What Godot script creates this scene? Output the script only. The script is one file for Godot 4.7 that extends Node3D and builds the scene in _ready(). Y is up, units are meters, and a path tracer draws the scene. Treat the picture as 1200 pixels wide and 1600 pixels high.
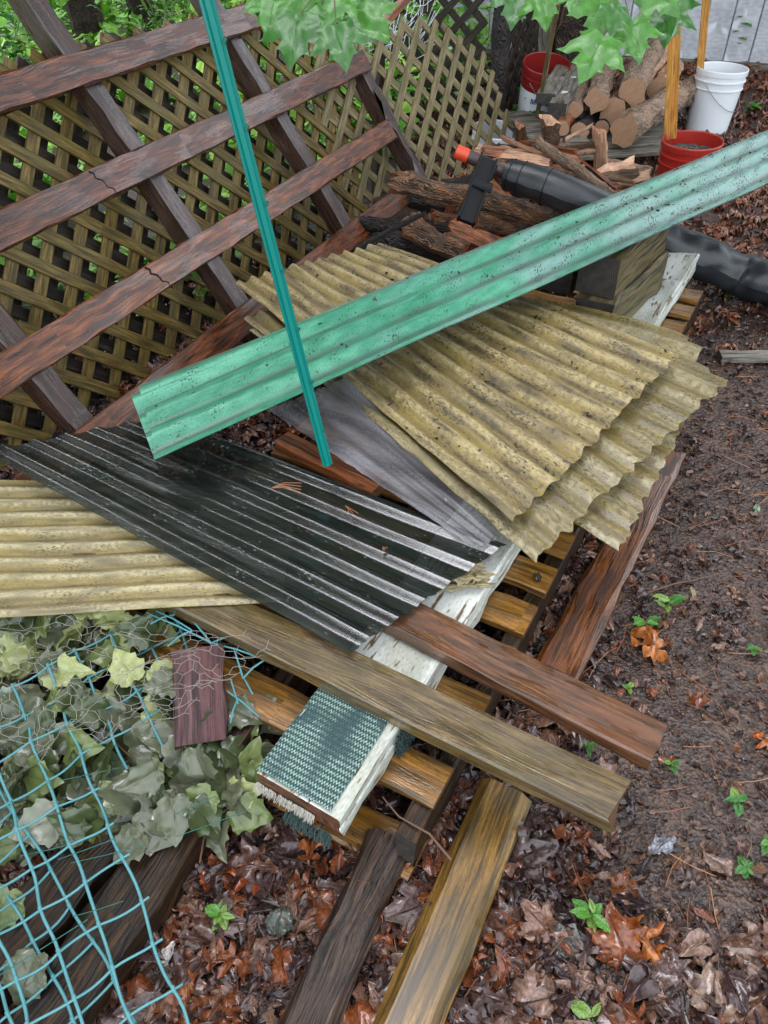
extends Node3D

# A heap of wet corrugated roofing sheets and lumber on a pallet in a wooded back yard.
var rng := RandomNumberGenerator.new()
var names := {}
var M := {}
var nz := FastNoiseLite.new()


# ---------------------------------------------------------------- helpers: names and tags
func numbered(called: String) -> String:
	var k: int = names.get(called, 0)
	names[called] = k + 1
	return called if k == 0 else "%s_%03d" % [called, k]


func tag(o: Node, label := "", category := "", group := "", kind := "") -> Node:
	if label: o.set_meta("label", label)
	if category: o.set_meta("category", category)
	if group: o.set_meta("group", group)
	if kind: o.set_meta("kind", kind)
	return o


func thing(called: String, at: Vector3, label: String, category: String, group := "") -> Node3D:
	var o := Node3D.new()
	o.name = numbered(called)
	o.position = at
	add_child(o)
	tag(o, label, category, group)
	return o


func put(called: String, mesh: Mesh, xf := Transform3D(), parent: Node3D = null) -> MeshInstance3D:
	var o := MeshInstance3D.new()
	o.mesh = mesh
	o.transform = xf
	if parent == null:
		o.name = numbered(called)
		add_child(o)
	else:
		var k := 0
		var nm := called
		while parent.has_node(NodePath(nm)):
			k += 1
			nm = "%s_%03d" % [called, k]
		o.name = nm
		parent.add_child(o)
	return o


func c8(r: int, g: int, b: int) -> Color:
	return Color8(r, g, b)


func lin(r: int, g: int, b: int) -> Color:
	return Color8(r, g, b).srgb_to_linear()


# ---------------------------------------------------------------- helpers: meshes
class MB:
	var v := PackedVector3Array()
	var n := PackedVector3Array()
	var uv := PackedVector2Array()
	var c := PackedColorArray()
	var ix := PackedInt32Array()

	func add(p: Vector3, nn: Vector3, t: Vector2, col := Color.WHITE) -> int:
		v.append(p)
		n.append(nn)
		uv.append(t)
		c.append(col)
		return v.size() - 1

	func t3(a: int, b: int, d: int) -> void:   # counter-clockwise seen from outside
		ix.append_array(PackedInt32Array([a, d, b]))

	func q4(a: int, b: int, d: int, e: int) -> void:
		ix.append_array(PackedInt32Array([a, d, b, a, e, d]))

	func flat(a: Vector3, b: Vector3, d: Vector3, e: Vector3, ta: Vector2, tb: Vector2, td: Vector2, te: Vector2, col := Color.WHITE) -> void:
		var nn := (b - a).cross(e - a).normalized()
		if nn.length() < 0.5:
			nn = (d - a).cross(e - a).normalized()
		q4(add(a, nn, ta, col), add(b, nn, tb, col), add(d, nn, td, col), add(e, nn, te, col))

	func smooth(from := 0) -> void:
		for i in range(from, v.size()):
			n[i] = Vector3.ZERO
		for k in range(0, ix.size(), 3):
			var a := ix[k]
			if a < from: continue
			var b := ix[k + 2]
			var d := ix[k + 1]
			var w := (v[b] - v[a]).cross(v[d] - v[a])
			n[a] += w
			n[b] += w
			n[d] += w
		for i in range(from, v.size()):
			n[i] = n[i].normalized() if n[i].length_squared() > 1e-20 else Vector3.UP

	func into(mesh: ArrayMesh, mat: Material) -> ArrayMesh:
		if v.is_empty(): return mesh
		var a := []
		a.resize(Mesh.ARRAY_MAX)
		a[Mesh.ARRAY_VERTEX] = v
		a[Mesh.ARRAY_NORMAL] = n
		a[Mesh.ARRAY_TEX_UV] = uv
		a[Mesh.ARRAY_COLOR] = c
		a[Mesh.ARRAY_INDEX] = ix
		mesh.add_surface_from_arrays(Mesh.PRIMITIVE_TRIANGLES, a)
		mesh.surface_set_material(mesh.get_surface_count() - 1, mat)
		return mesh

	func done(mat: Material) -> ArrayMesh:
		return into(ArrayMesh.new(), mat)


func aim(a: Vector3, b: Vector3, up := Vector3.UP) -> Transform3D:   # x runs from a to b, y towards up
	var x := (b - a).normalized()
	var z := x.cross(up).normalized()
	return Transform3D(Basis(x, z.cross(x), z), a)


# a sawn timber along +x, its top face at y = 0: w wide (z), t thick (y), corners eased, faces a little uneven
func beam_mesh(L: float, w: float, t: float, mat: Material, endm: Material, o := {}) -> ArrayMesh:
	var sd: float = o.get("seed", rng.randf() * 900.0)
	var rough: float = o.get("rough", 0.0012)
	var bev: float = o.get("bev", 0.003)
	var bow: float = o.get("bow", 0.0)
	var jag: float = o.get("jag", 0.0)
	var seg: int = o.get("seg", maxi(2, int(L / 0.07)))
	var hw := w / 2
	var pts := [Vector2(-hw, -bev), Vector2(-hw + bev, 0), Vector2(hw - bev, 0), Vector2(hw, -bev), Vector2(hw, -t + bev), Vector2(hw - bev, -t), Vector2(-hw + bev, -t), Vector2(-hw, -t + bev)]
	var mb := MB.new()
	var ends := MB.new()
	var u0 := sd * 0.37
	var v0 := sd * 0.53
	var rows := []
	for s in seg + 1:
		var x := L * s / seg
		var row := []
		for k in 8:
			var q: Vector2 = pts[k]
			var j := Vector3(0, nz.get_noise_3d(x * 9 + sd, k * 3.1, sd), nz.get_noise_3d(x * 9 + sd, k * 3.1 + 50, sd)) * rough * 2.0
			var xx := x
			if jag > 0 and s == seg: xx += nz.get_noise_2d(k * 7.7 + sd, 3.0) * jag
			if jag > 0 and s == 0 and not o.has("clean"): xx += nz.get_noise_2d(k * 7.7 + sd, 30.0) * jag
			row.append(Vector3(xx, q.y + bow * (1.0 - pow(2.0 * s / seg - 1, 2)), q.x) + j)
		rows.append(row)
	var per := 0.0
	for k in 8:
		var k2 := (k + 1) % 8
		var wd: float = (pts[k] as Vector2).distance_to(pts[k2])
		var d2: Vector2 = pts[k2] - pts[k]
		var nn := Vector3(0, d2.x, -d2.y).normalized()
		var prev := [-1, -1]
		for s in seg + 1:
			var a := mb.add(rows[s][k], nn, Vector2((L * s / seg) / 1.2 + u0, (per) / 0.3 + v0))
			var b := mb.add(rows[s][k2], nn, Vector2((L * s / seg) / 1.2 + u0, (per + wd) / 0.3 + v0))
			if s > 0: mb.q4(prev[0], prev[1], b, a)
			prev = [a, b]
		per += wd
	for e in 2:
		var row: Array = rows[0 if e == 0 else seg]
		var nn := Vector3(-1 if e == 0 else 1, 0, 0)
		var mid := Vector3.ZERO
		for p in row: mid += p / 8.0
		var eo: Vector2 = o.get("ring", Vector2(0.5, 0.5))
		var m := ends.add(mid, nn, eo)
		var ids := []
		for k in 8:
			var q: Vector2 = pts[k]
			ids.append(ends.add(row[k], nn, eo + Vector2(q.x, q.y + t / 2) / maxf(w, t) * 0.9))
		for k in 8:
			if e == 0: ends.t3(m, ids[(k + 1) % 8], ids[k])
			else: ends.t3(m, ids[k], ids[(k + 1) % 8])
	var mesh := mb.done(mat)
	ends.into(mesh, endm)
	return mesh


func beam(called: String, a: Vector3, b: Vector3, w: float, t: float, mat: Material, endm: Material, o := {}, parent: Node3D = null) -> MeshInstance3D:
	var xf := aim(a, b, o.get("up", Vector3.UP))
	if parent: xf = parent.transform.affine_inverse() * xf
	return put(called, beam_mesh(a.distance_to(b), w, t, mat, endm, o), xf, parent)


func tube(mb: MB, pts: Array, r: float, sides := 5, r1 := -1.0, col := Color.WHITE) -> void:
	var k := pts.size()
	var first := mb.v.size()
	var L := 0.0
	for i in k:
		var p: Vector3 = pts[i]
		var d: Vector3 = ((pts[mini(i + 1, k - 1)] as Vector3) - (pts[maxi(i - 1, 0)] as Vector3)).normalized()
		var s := d.cross(Vector3(0.31, 0.9, 0.2)).normalized()
		var u := d.cross(s)
		var rr := r if r1 < 0 else lerpf(r, r1, float(i) / (k - 1))
		if i > 0: L += p.distance_to(pts[i - 1])
		for j in sides + 1:
			var a := TAU * j / sides
			var nn := s * cos(a) + u * sin(a)
			mb.add(p + nn * rr, nn, Vector2(float(j) / sides, L * 4.0), col)
	for i in k - 1:
		for j in sides:
			var a := first + i * (sides + 1) + j
			mb.q4(a, a + 1, a + sides + 2, a + sides + 1)


# surface of revolution round +y; profile of (radius, height) from the bottom outside, up and back down inside
func lathe(prof: Array, mat: Material, sides := 40) -> ArrayMesh:
	var mb := MB.new()
	for i in prof.size() - 1:
		var p: Vector2 = prof[i]
		var q: Vector2 = prof[i + 1]
		var d := q - p
		for j in sides + 1:
			var a := TAU * j / sides
			var dir := Vector3(cos(a), 0, sin(a))
			var nn := (dir * d.y + Vector3.UP * -d.x).normalized()
			mb.add(dir * p.x + Vector3.UP * p.y, nn, Vector2(float(j) / sides, p.y))
			mb.add(dir * q.x + Vector3.UP * q.y, nn, Vector2(float(j) / sides, q.y))
		var f := mb.v.size() - 2 * (sides + 1)
		for j in sides:
			mb.q4(f + 2 * j, f + 2 * j + 1, f + 2 * j + 3, f + 2 * j + 2)
	return mb.done(mat)


# a corrugated sheet with the four corners given, n waves across, and its real small thickness
func corr_mesh(nl: Vector3, fl: Vector3, nr: Vector3, fr: Vector3, waves: float, amp: float, mat: Material, o := {}) -> ArrayMesh:
	var nu := maxi(4, int(waves * (20 if o.has("trap") else 10)))
	var nv: int = o.get("nv", 26)
	var th: float = o.get("th", 0.0014)
	var wob: float = o.get("wob", 0.004)
	var sag: float = o.get("sag", 0.0)
	var rag: float = o.get("rag", 0.0)
	var sharp: float = o.get("sharp", 0.0)
	var flare: float = o.get("flare", 0.0)
	var sd: float = o.get("seed", 0.0)
	var N := ((nr - nl).cross(fl - nl)).normalized()
	if N.y < 0: N = -N
	var along := (nr - nl).normalized()
	var P := []
	for i in nu + 1:
		var col := []
		var u := float(i) / nu
		for j in nv + 1:
			var v := float(j) / nv
			var p := nl.lerp(fl, u).lerp(nr.lerp(fr, u), v)
			var ph := TAU * waves * u + float(o.get("phase", 0.0))
			var s := sin(ph)
			if o.has("trap"):
				var f := fposmod(waves * u + 0.02, 1.0)
				s = clampf((f - 0.36) / 0.32, 0, 1) - clampf((f - 0.78) / 0.20, 0, 1)
				s = lerpf(s, s * s * (3 - 2 * s), 0.5) * 2.0 - 1.0
			if sharp > 0: s = 2.0 * pow(0.5 + 0.5 * s, 1.0 + sharp * 2.0) - 1.0
			p += N * amp * s * (1.0 - flare * pow(maxf(0.0, u * 1.6 - 0.6) * v, 1.5))
			p += N * (nz.get_noise_3d(u * 2.2 + sd, v * 2.6, sd) * wob * 2 + sag * 4 * v * (v - 1))
			p += N * float(o.get("droop", 0.0)) * -pow(maxf(0, v - 0.6) / 0.4, 2)
			if rag > 0:
				if j == nv: p += along * nz.get_noise_2d(u * 22 + sd, 5.0) * rag
				if j == 0: p -= along * nz.get_noise_2d(u * 22 + sd, 95.0) * rag
				if i == 0: p += (nl - fl).normalized() * nz.get_noise_2d(v * 14 + sd, 45.0) * rag * 0.6
			col.append(p)
		P.append(col)
	if o.has("notch"):   # a corner rounded off at far right
		var cut: float = o.notch
		for i in nu + 1:
			for j in nv + 1:
				var du := maxf(0, float(i) / nu - (1 - cut)) / cut
				var lim := 1.0 - cut * 0.9 * (1.0 - sqrt(maxf(0, 1 - du * du)))
				var v := float(j) / nv
				if v > lim: P[i][j] = (P[i][j] as Vector3).lerp(P[i][int(lim * nv)], 0.98)
	var mb := MB.new()
	for side in 2:
		var f := mb.v.size()
		for i in nu + 1:
			for j in nv + 1:
				var p: Vector3 = P[i][j]
				if side == 1: p -= N * th
				mb.add(p, N, Vector2(float(i) / nu, float(j) / nv))
		for i in nu:
			for j in nv:
				var a := f + i * (nv + 1) + j
				if side == 0: mb.q4(a, a + nv + 1, a + nv + 2, a + 1)
				else: mb.q4(a, a + 1, a + nv + 2, a + nv + 1)
	var test: Vector3 = (P[1][0] - P[0][0]).cross(P[0][1] - P[0][0])
	if test.dot(N) < 0:
		for k in range(0, mb.ix.size(), 3):
			var h := mb.ix[k]
			mb.ix[k] = mb.ix[k + 1]
			mb.ix[k + 1] = h
	mb.smooth()
	for i in nu:
		for j in [0, nv]:
			mb.flat(P[i][j], P[i + 1][j], P[i + 1][j] - N * th, P[i][j] - N * th, Vector2(float(i) / nu, float(j) / nv), Vector2(float(i + 1) / nu, float(j) / nv), Vector2(float(i + 1) / nu, float(j) / nv), Vector2(float(i) / nu, float(j) / nv))
	for j in nv:
		for i in [0, nu]:
			mb.flat(P[i][j], P[i][j + 1], P[i][j + 1] - N * th, P[i][j] - N * th, Vector2(float(i) / nu, float(j) / nv), Vector2(float(i) / nu, float(j) / nv), Vector2(float(i) / nu, float(j) / nv), Vector2(float(i) / nu, float(j) / nv))
	return mb.done(mat)


# leaves: half an outline from stalk to tip, mirrored, folded along the midrib and curled
var HALF := {
	"maple": [0, 0, .14, -.05, .30, -.04, .45, .03, .38, .12, .37, .20, .50, .32, .54, .42, .66, .55, .52, .53, .42, .57, .33, .52, .23, .49, .25, .60, .30, .72, .20, .72, .14, .80, .08, .90, 0, 1.02],
	"oak": [0, 0, .03, .10, .07, .17, .20, .15, .27, .22, .20, .28, .09, .30, .09, .37, .22, .40, .36, .45, .42, .53, .30, .57, .12, .54, .10, .60, .20, .68, .33, .74, .30, .82, .16, .78, .09, .79, .10, .88, .07, .94, 0, 1.0],
	"ovate": [0, 0, .08, .05, .17, .13, .24, .25, .28, .38, .27, .52, .22, .67, .15, .81, .07, .92, 0, 1.0],
	"ivy": [0, .05, .10, -.04, .23, -.03, .36, .06, .35, .15, .44, .22, .51, .39, .42, .43, .38, .51, .41, .64, .30, .68, .22, .77, .13, .92, 0, 1.06],
	"scrap": [0, 0, .13, .04, .21, .16, .17, .25, .27, .36, .20, .5, .24, .62, .10, .7, .12, .83, 0, .92],
	"fern": [0, 0, .02, .08, .16, .16, .03, .2, .20, .3, .03, .34, .20, .44, .03, .48, .17, .58, .03, .62, .13, .72, .02, .76, .08, .86, 0, 1.0],
}


func leaf_mesh(kind: String, L: float, fold: float, curl: float, wav: float, sd: float, mat: Material, sub := 1) -> ArrayMesh:
	var h: Array = HALF[kind]
	var mb := MB.new()
	for side in [1.0, -1.0]:
		var poly := PackedVector2Array()
		for k in range(0, h.size(), 2): poly.append(Vector2(h[k] * side, h[k + 1]))
		for k in [0.8, 0.6, 0.4, 0.2]: poly.append(Vector2(0, k))
		var tri := Geometry2D.triangulate_polygon(poly)
		var tris := []
		for k in range(0, tri.size(), 3): tris.append([poly[tri[k]], poly[tri[k + 1]], poly[tri[k + 2]]])
		for s in sub:
			var nt := []
			for t in tris:
				var ab: Vector2 = (t[0] + t[1]) / 2
				var bc: Vector2 = (t[1] + t[2]) / 2
				var ca: Vector2 = (t[2] + t[0]) / 2
				nt.append_array([[t[0], ab, ca], [ab, t[1], bc], [ca, bc, t[2]], [ab, bc, ca]])
			tris = nt
		var ids := {}
		for t in tris:
			var ii := []
			for q in t:
				var key := Vector2i((q as Vector2) * 4000.0)
				if not ids.has(key):
					var x: float = q.x
					var y: float = q.y
					var zz := fold * absf(x) - curl * (y - 0.35) * (y - 0.35) - curl * 0.8 * x * x + wav * nz.get_noise_3d(x * 3.1 + sd, y * 3.1, sd * 0.3) + wav * 0.25 * sin(absf(x) * 9 + y * 23) * absf(x)
					ids[key] = mb.add(Vector3(x, zz, -y) * L, Vector3.UP, Vector2(x + 0.5, y))
				ii.append(ids[key])
			var a: Vector2 = t[1] - t[0]
			if a.cross(t[2] - t[0]) > 0: mb.t3(ii[0], ii[1], ii[2])
			else: mb.t3(ii[0], ii[2], ii[1])
	mb.smooth()
	return mb.done(mat)


# a length of firewood along +x: round (split < 0) or a split wedge with bark on its outside
func log_mesh(L: float, r: float, arc: float, bark: Material, wood: Material, endm: Material, sd: float, o := {}) -> ArrayMesh:
	var prof := []          # [angle point, is bark]
	var nb := 14 if arc >= TAU else maxi(3, int(arc / 0.3))
	for k in nb + (0 if arc >= TAU else 1):
		var a := -arc / 2 + arc * k / nb
		var rr := r * (1 + 0.10 * nz.get_noise_2d(cos(a) * 2 + sd, sin(a) * 2))
		prof.append(Vector2(cos(a), sin(a)) * rr)
	var split := arc < TAU
	if split:
		prof.append(Vector2(cos(arc / 2), sin(arc / 2)) * r * 0.45 + Vector2(0.03, -0.04) * r)
		prof.append(Vector2(0.05, 0.08) * r)
		prof.append(Vector2(cos(arc / 2), -sin(arc / 2)) * r * 0.5 + Vector2(-0.04, 0.03) * r)
	var flatx: float = o.get("squash", 1.0)
	for k in prof.size(): prof[k] = Vector2(prof[k].x * flatx, prof[k].y) - (Vector2(0.45 * r, 0) if split else Vector2.ZERO)
	var n := prof.size()
	var seg: int = o.get("seg", 9)
	var taper: float = o.get("taper", 0.08)
	var rough: float = o.get("rough", 0.08)
	var bk := MB.new()
	var wd := MB.new()
	var en := MB.new()
	var R := []
	for s in seg + 1:
		var row := []
		var x := L * s / seg
		for k in n:
			var q: Vector2 = prof[k] * (1 - taper * s / seg)
			var d := 1 + rough * nz.get_noise_3d(x * 11 + sd, q.x * 14, q.y * 14 + sd)
			var jx := 0.0
			if s == seg or s == 0: jx = nz.get_noise_2d(k * 5.3 + sd, s * 3.0) * L * float(o.get("jag", 0.0))
			row.append(Vector3(x + jx, q.y * d + nz.get_noise_2d(x * 4 + sd, 9.0) * r * 0.12, q.x * d + nz.get_noise_2d(x * 4 + sd, 70.0) * r * 0.2))
		R.append(row)
	for k in n:
		var k2 := (k + 1) % n
		var is_bark := (k < nb)
		var mb := bk if is_bark else wd
		for s in seg:
			var f := mb.v.size()
			mb.flat(R[s][k], R[s + 1][k], R[s + 1][k2], R[s][k2], Vector2(L * s / seg / 0.3 + sd, float(k) / n * 1.5), Vector2(L * (s + 1) / seg / 0.3 + sd, float(k) / n * 1.5), Vector2(L * (s + 1) / seg / 0.3 + sd, float(k + 1) / n * 1.5), Vector2(L * s / seg / 0.3 + sd, float(k + 1) / n * 1.5))
	for e in 2:
		var row: Array = R[0 if e == 0 else seg]
		var mid := Vector3.ZERO
		for p in row: mid += p / float(n)
		var nn := Vector3(-1 if e == 0 else 1, 0, 0)
		var m := en.add(mid, nn, Vector2(0.5, 0.5))
		var ids := []
		for k in n: ids.append(en.add(row[k], nn, Vector2(0.5, 0.5) + Vector2(prof[k].x, prof[k].y) / r * 0.45))
		for k in n:
			if e == 0: en.t3(m, ids[k], ids[(k + 1) % n])
			else: en.t3(m, ids[(k + 1) % n], ids[k])
	var mesh := ArrayMesh.new()
	bk.into(mesh, bark)
	wd.into(mesh, wood)
	en.into(mesh, endm)
	return mesh


# ---------------------------------------------------------------- helpers: textures and materials
func tex(im: Image) -> ImageTexture:
	return ImageTexture.create_from_image(im)


func sn(x: float, y: float, period: float) -> float:   # noise that repeats along x
	var t := x / period
	var a := nz.get_noise_2d(x, y)
	if t < 0.85: return a
	return lerpf(a, nz.get_noise_2d(x - period, y), (t - 0.85) / 0.15)


func wood_tex(sd: float, dark: Color, mid: Color, light: Color, o := {}) -> Array:
	var W := 512
	var H := 256
	var alb := PackedByteArray()
	var hgt := PackedByteArray()
	alb.resize(W * H * 3)
	hgt.resize(W * H)
	var rgh := PackedByteArray()
	rgh.resize(W * H)
	var lines: float = o.get("lines", 16.0)
	var crack: float = o.get("crack", 0.5)
	var blot: float = o.get("blot", 0.6)
	var black: Color = o.get("stain", Color(0.05, 0.04, 0.04))
	var stain: float = o.get("stained", 0.4)
	var tint: Color = o.get("tint", mid)
	var kn := []
	for k in int(o.get("knots", 3)): kn.append(Vector3(rng.randf() * 9.6, rng.randf() * 8.0, 0.25 + rng.randf() * 0.25))
	var i := 0
	for y in H:
		for x in W:
			var fx := x * 9.6 / W
			var fy := y * 8.0 / H
			var warp := nz.get_noise_2d(fx * 0.16 + sd, fy * 0.35 + sd) * 0.5
			var kd := 0.0
			for q in kn:
				var dx: float = (fx - q.x) * 0.75
				var dy: float = fy - q.y
				var r2: float = (dx * dx + dy * dy) / (q.z * q.z)
				if r2 < 14:
					warp += exp(-r2 * 0.5) * 0.5 * signf(dy) * -q.z * 2.5
					kd = maxf(kd, exp(-r2 * 1.6))
			var g := 0.5 + 0.5 * sin((fy + warp) * lines * 1.15 + sd)
			var fine := nz.get_noise_2d(fx * 0.5 + sd * 3, (fy + warp) * 9.0) * 0.6 + nz.get_noise_2d(fx * 1.7 + sd, (fy + warp) * 24.0) * 0.45
			var big := nz.get_noise_2d(fx * 0.5 + 40 + sd, fy * 0.5) + 0.5 * nz.get_noise_2d(fx * 1.6 + sd, fy * 2.0) + 0.25 * nz.get_noise_2d(fx * 6 + sd, fy * 7.0)
			var t := clampf(0.48 + (g - 0.5) * 0.10 + fine * 0.32 + 0.16 * nz.get_noise_2d(fx * 9.0 + sd, fy * 30.0) + 0.26 * nz.get_noise_2d(fx * 1.1 + sd, fy * 2.6 + 11), 0, 1)
			var col := dark.lerp(mid, t * 2) if t < 0.5 else mid.lerp(light, t * 2 - 1)
			col = col.lerp(tint, clampf(big * blot + 0.1, 0, 0.8))
			var st := clampf((nz.get_noise_2d(fx * 0.4 + 200 + sd, fy * 1.4) + 0.5 * nz.get_noise_2d(fx * 1.2 + sd, fy * 7) - 0.1) * 1.5, 0, 1) * stain
			var ck := nz.get_noise_2d(fx * 0.25 + sd + 77, (fy + warp) * 4.0)
			var crk := clampf((absf(ck) * -16.0 + 0.9), 0, 1) * crack * clampf(nz.get_noise_2d(fx + sd, fy * 2.2 + 31) * 4, 0, 1)
			st = maxf(st, crk)
			st = maxf(st, kd * 0.65)
			col = col.lerp(black, st)
			alb[i * 3] = clampi(int(col.r * 255), 0, 255)
			alb[i * 3 + 1] = clampi(int(col.g * 255), 0, 255)
			alb[i * 3 + 2] = clampi(int(col.b * 255), 0, 255)
			hgt[i] = clampi(int(140 + (g - 0.5) * 36 + fine * 90 - crk * 130 - kd * 10), 0, 255)
			var wetness := smoothstep(-0.12, 0.22, nz.get_noise_2d(fx * 0.55 + sd + 300, fy * 0.6) + 0.45 * nz.get_noise_2d(fx * 2.4 + sd, fy * 4.0 + 60) + 0.25 * fine)
			rgh[i] = clampi(int(255 * lerpf(1.0, 0.42, wetness)), 0, 255)
			i += 1
	return [tex(Image.create_from_data(W, H, false, Image.FORMAT_RGB8, alb)), tex(Image.create_from_data(W, H, false, Image.FORMAT_L8, hgt)), tex(Image.create_from_data(W, H, false, Image.FORMAT_L8, rgh))]


func paint(W: int, H: int, f: Callable) -> Array:      # f(u, v) -> Color with height in alpha
	var alb := PackedByteArray()
	var hgt := PackedByteArray()
	alb.resize(W * H * 3)
	hgt.resize(W * H)
	var i := 0
	for y in H:
		for x in W:
			var col: Color = f.call(float(x) / W, float(y) / H)
			alb[i * 3] = clampi(int(col.r * 255), 0, 255)
			alb[i * 3 + 1] = clampi(int(col.g * 255), 0, 255)
			alb[i * 3 + 2] = clampi(int(col.b * 255), 0, 255)
			hgt[i] = clampi(int(col.a * 255), 0, 255)
			i += 1
	return [tex(Image.create_from_data(W, H, false, Image.FORMAT_RGB8, alb)), tex(Image.create_from_data(W, H, false, Image.FORMAT_L8, hgt))]


func mat(key: String, col: Color, rough: float, o := {}) -> StandardMaterial3D:
	var m := StandardMaterial3D.new()
	m.resource_name = key
	m.albedo_color = col
	m.roughness = rough
	m.metallic_specular = o.get("spec", 0.5)
	m.cull_mode = BaseMaterial3D.CULL_DISABLED
	if o.has("tex"):
		m.albedo_texture = o.tex[0]
		if o.get("bump", 0.0) != 0.0:
			m.heightmap_enabled = true
			m.heightmap_texture = o.tex[1]
			m.heightmap_scale = o.bump
	if o.get("patchy", false):
		m.roughness_texture = o.tex[2]
		m.roughness_texture_channel = BaseMaterial3D.TEXTURE_CHANNEL_RED
	if o.has("uv"): m.uv1_scale = Vector3(o.uv.x, o.uv.y, 1)
	if o.has("alpha"):
		m.transparency = BaseMaterial3D.TRANSPARENCY_ALPHA
		m.albedo_color.a = o.alpha
	if o.has("back"):
		m.backlight_enabled = true
		m.backlight = o.back
	if o.get("vc", false): m.vertex_color_use_as_albedo = true
	if o.has("coat"):
		m.clearcoat_enabled = true
		m.clearcoat = o.coat
		m.clearcoat_roughness = o.get("coat_rough", 0.15)
	if o.has("metal"): m.metallic = o.metal
	M[key] = m
	return m


# ---------------------------------------------------------------- builders for kinds of things
func clip(poly: PackedVector2Array, e: float, sg: float) -> Array:   # the stretch of the line e = const inside a convex outline of (u, v)
	var lo := 1e9
	var hi := -1e9
	var n := poly.size()
	for k in n:
		var a := poly[k]
		var b := poly[(k + 1) % n]
		var ea := (a.x - sg * a.y) / sqrt(2.0)
		var eb := (b.x - sg * b.y) / sqrt(2.0)
		if (ea - e) * (eb - e) < 0:
			var q := a.lerp(b, (e - ea) / (eb - ea))
			var d := (q.x + sg * q.y) / sqrt(2.0)
			lo = minf(lo, d)
			hi = maxf(hi, d)
	return [lo, hi]


func lattice(root: Node3D, O: Vector3, U: Vector3, V: Vector3, poly: PackedVector2Array, fams: Array, w: float, t: float, mats: Array, endm: Material, off := 0.0, jag := 0.0) -> void:
	var N := U.cross(V).normalized()
	for f in fams:      # [sg, first, step, count, depth]
		var sg: float = f[0]
		for k in int(f[3]):
			var e: float = f[1] + f[2] * k + rng.randf_range(-0.003, 0.003)
			var s := clip(poly, e, sg)
			if s[1] - s[0] < 0.06: continue
			var d0: float = s[0] + rng.randf_range(-1, 1) * jag
			var d1: float = s[1] + rng.randf_range(-1, 1) * jag
			var pt := func(d: float) -> Vector3: return O + U * ((d + e) / sqrt(2.0)) + V * (sg * (d - e) / sqrt(2.0)) + N * (off - float(f[4]))
			beam("slat", pt.call(d0), pt.call(d1), w, t, mats[rng.randi() % mats.size()], endm, {"up": N, "rough": 0.0012, "bev": 0.0015, "jag": 0.01, "seg": maxi(3, int((d1 - d0) / 0.12))}, root)


func split_log(a: Vector3, b: Vector3, r: float, arc: float, roll: float, kind: String, label: String, o := {}) -> void:
	var mats: Array = {"tan": ["bark_grey", "wood_tan", "wood_tan"], "red": ["bark_brown", "wood_orange", "wood_orange"], "bark": ["bark_brown", "bark_brown", "wood_orange"], "dark": ["bark_dark", "wood_darkred", "wood_darkred"], "pink": ["wood_tan", "wood_pink", "wood_pink"]}[kind]
	var x := aim(a, b)
	x.basis = x.basis.rotated((b - a).normalized(), roll)
	var m := put("firewood", log_mesh(a.distance_to(b), r, arc, M[mats[0]], M[mats[1]], M[mats[2]], rng.randf() * 500, {"jag": 0.08, "rough": 0.22, "squash": o.get("squash", 0.8), "taper": o.get("taper", 0.15), "seg": 10}), x)
	tag(m, label, "firewood", "split firewood heaped behind the sheets")


func round_log(a: Vector3, b: Vector3, r: float, bark: String, label: String, o := {}) -> void:
	var m := put("log", log_mesh(a.distance_to(b), r, TAU, M[bark], M[bark], M[o.get("end", "log_end")], rng.randf() * 500, {"rough": o.get("rough", 0.1), "taper": o.get("taper", 0.05), "seg": 12, "jag": 0.01}), aim(a, b))
	tag(m, label, "log", "logs stacked on the rear pallet")


func bucket(called: String, at: Vector3, tilt: Vector3, top_r: float, h: float, body: Material, label: String) -> Node3D:
	var t := thing(called, at, label, "bucket", "five gallon buckets in the yard")
	t.rotation = tilt
	var rb := top_r * 0.86
	var k := (top_r - rb) / h
	var prof := [Vector2(0.0, 0.0), Vector2(rb - 0.006, 0), Vector2(rb, 0.006)]
	for yy in [[h * 0.70, 0.0], [h * 0.705, 0.007], [h * 0.72, 0.007], [h * 0.725, 0.001], [h * 0.815, 0.001], [h * 0.82, 0.008], [h * 0.84, 0.008], [h * 0.845, 0.001], [h * 0.91, 0.001], [h * 0.915, 0.006], [h * 0.985, 0.006], [h, 0.003]]:
		prof.append(Vector2(rb + k * yy[0] + yy[1], yy[0]))
	prof.append_array([Vector2(top_r - 0.001, h), Vector2(top_r - 0.004, h - 0.004), Vector2(rb - 0.002, 0.008), Vector2(0.0, 0.008)])
	put("shell", lathe(prof, body), Transform3D(), t)
	var mb := MB.new()      # wire bail hanging down one side
	var pts := []
	for q in 15:
		var a := PI * q / 14.0
		pts.append(Vector3(cos(a) * (top_r + 0.010), h * 0.80 - sin(a) * 0.15, sin(a) * (top_r * 0.98 + 0.012)))
	tube(mb, pts, 0.0022, 5)
	put("handle", mb.done(M.wire), Transform3D(Basis(Vector3.UP, 0.4), Vector3.ZERO), t)
	return t


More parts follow.
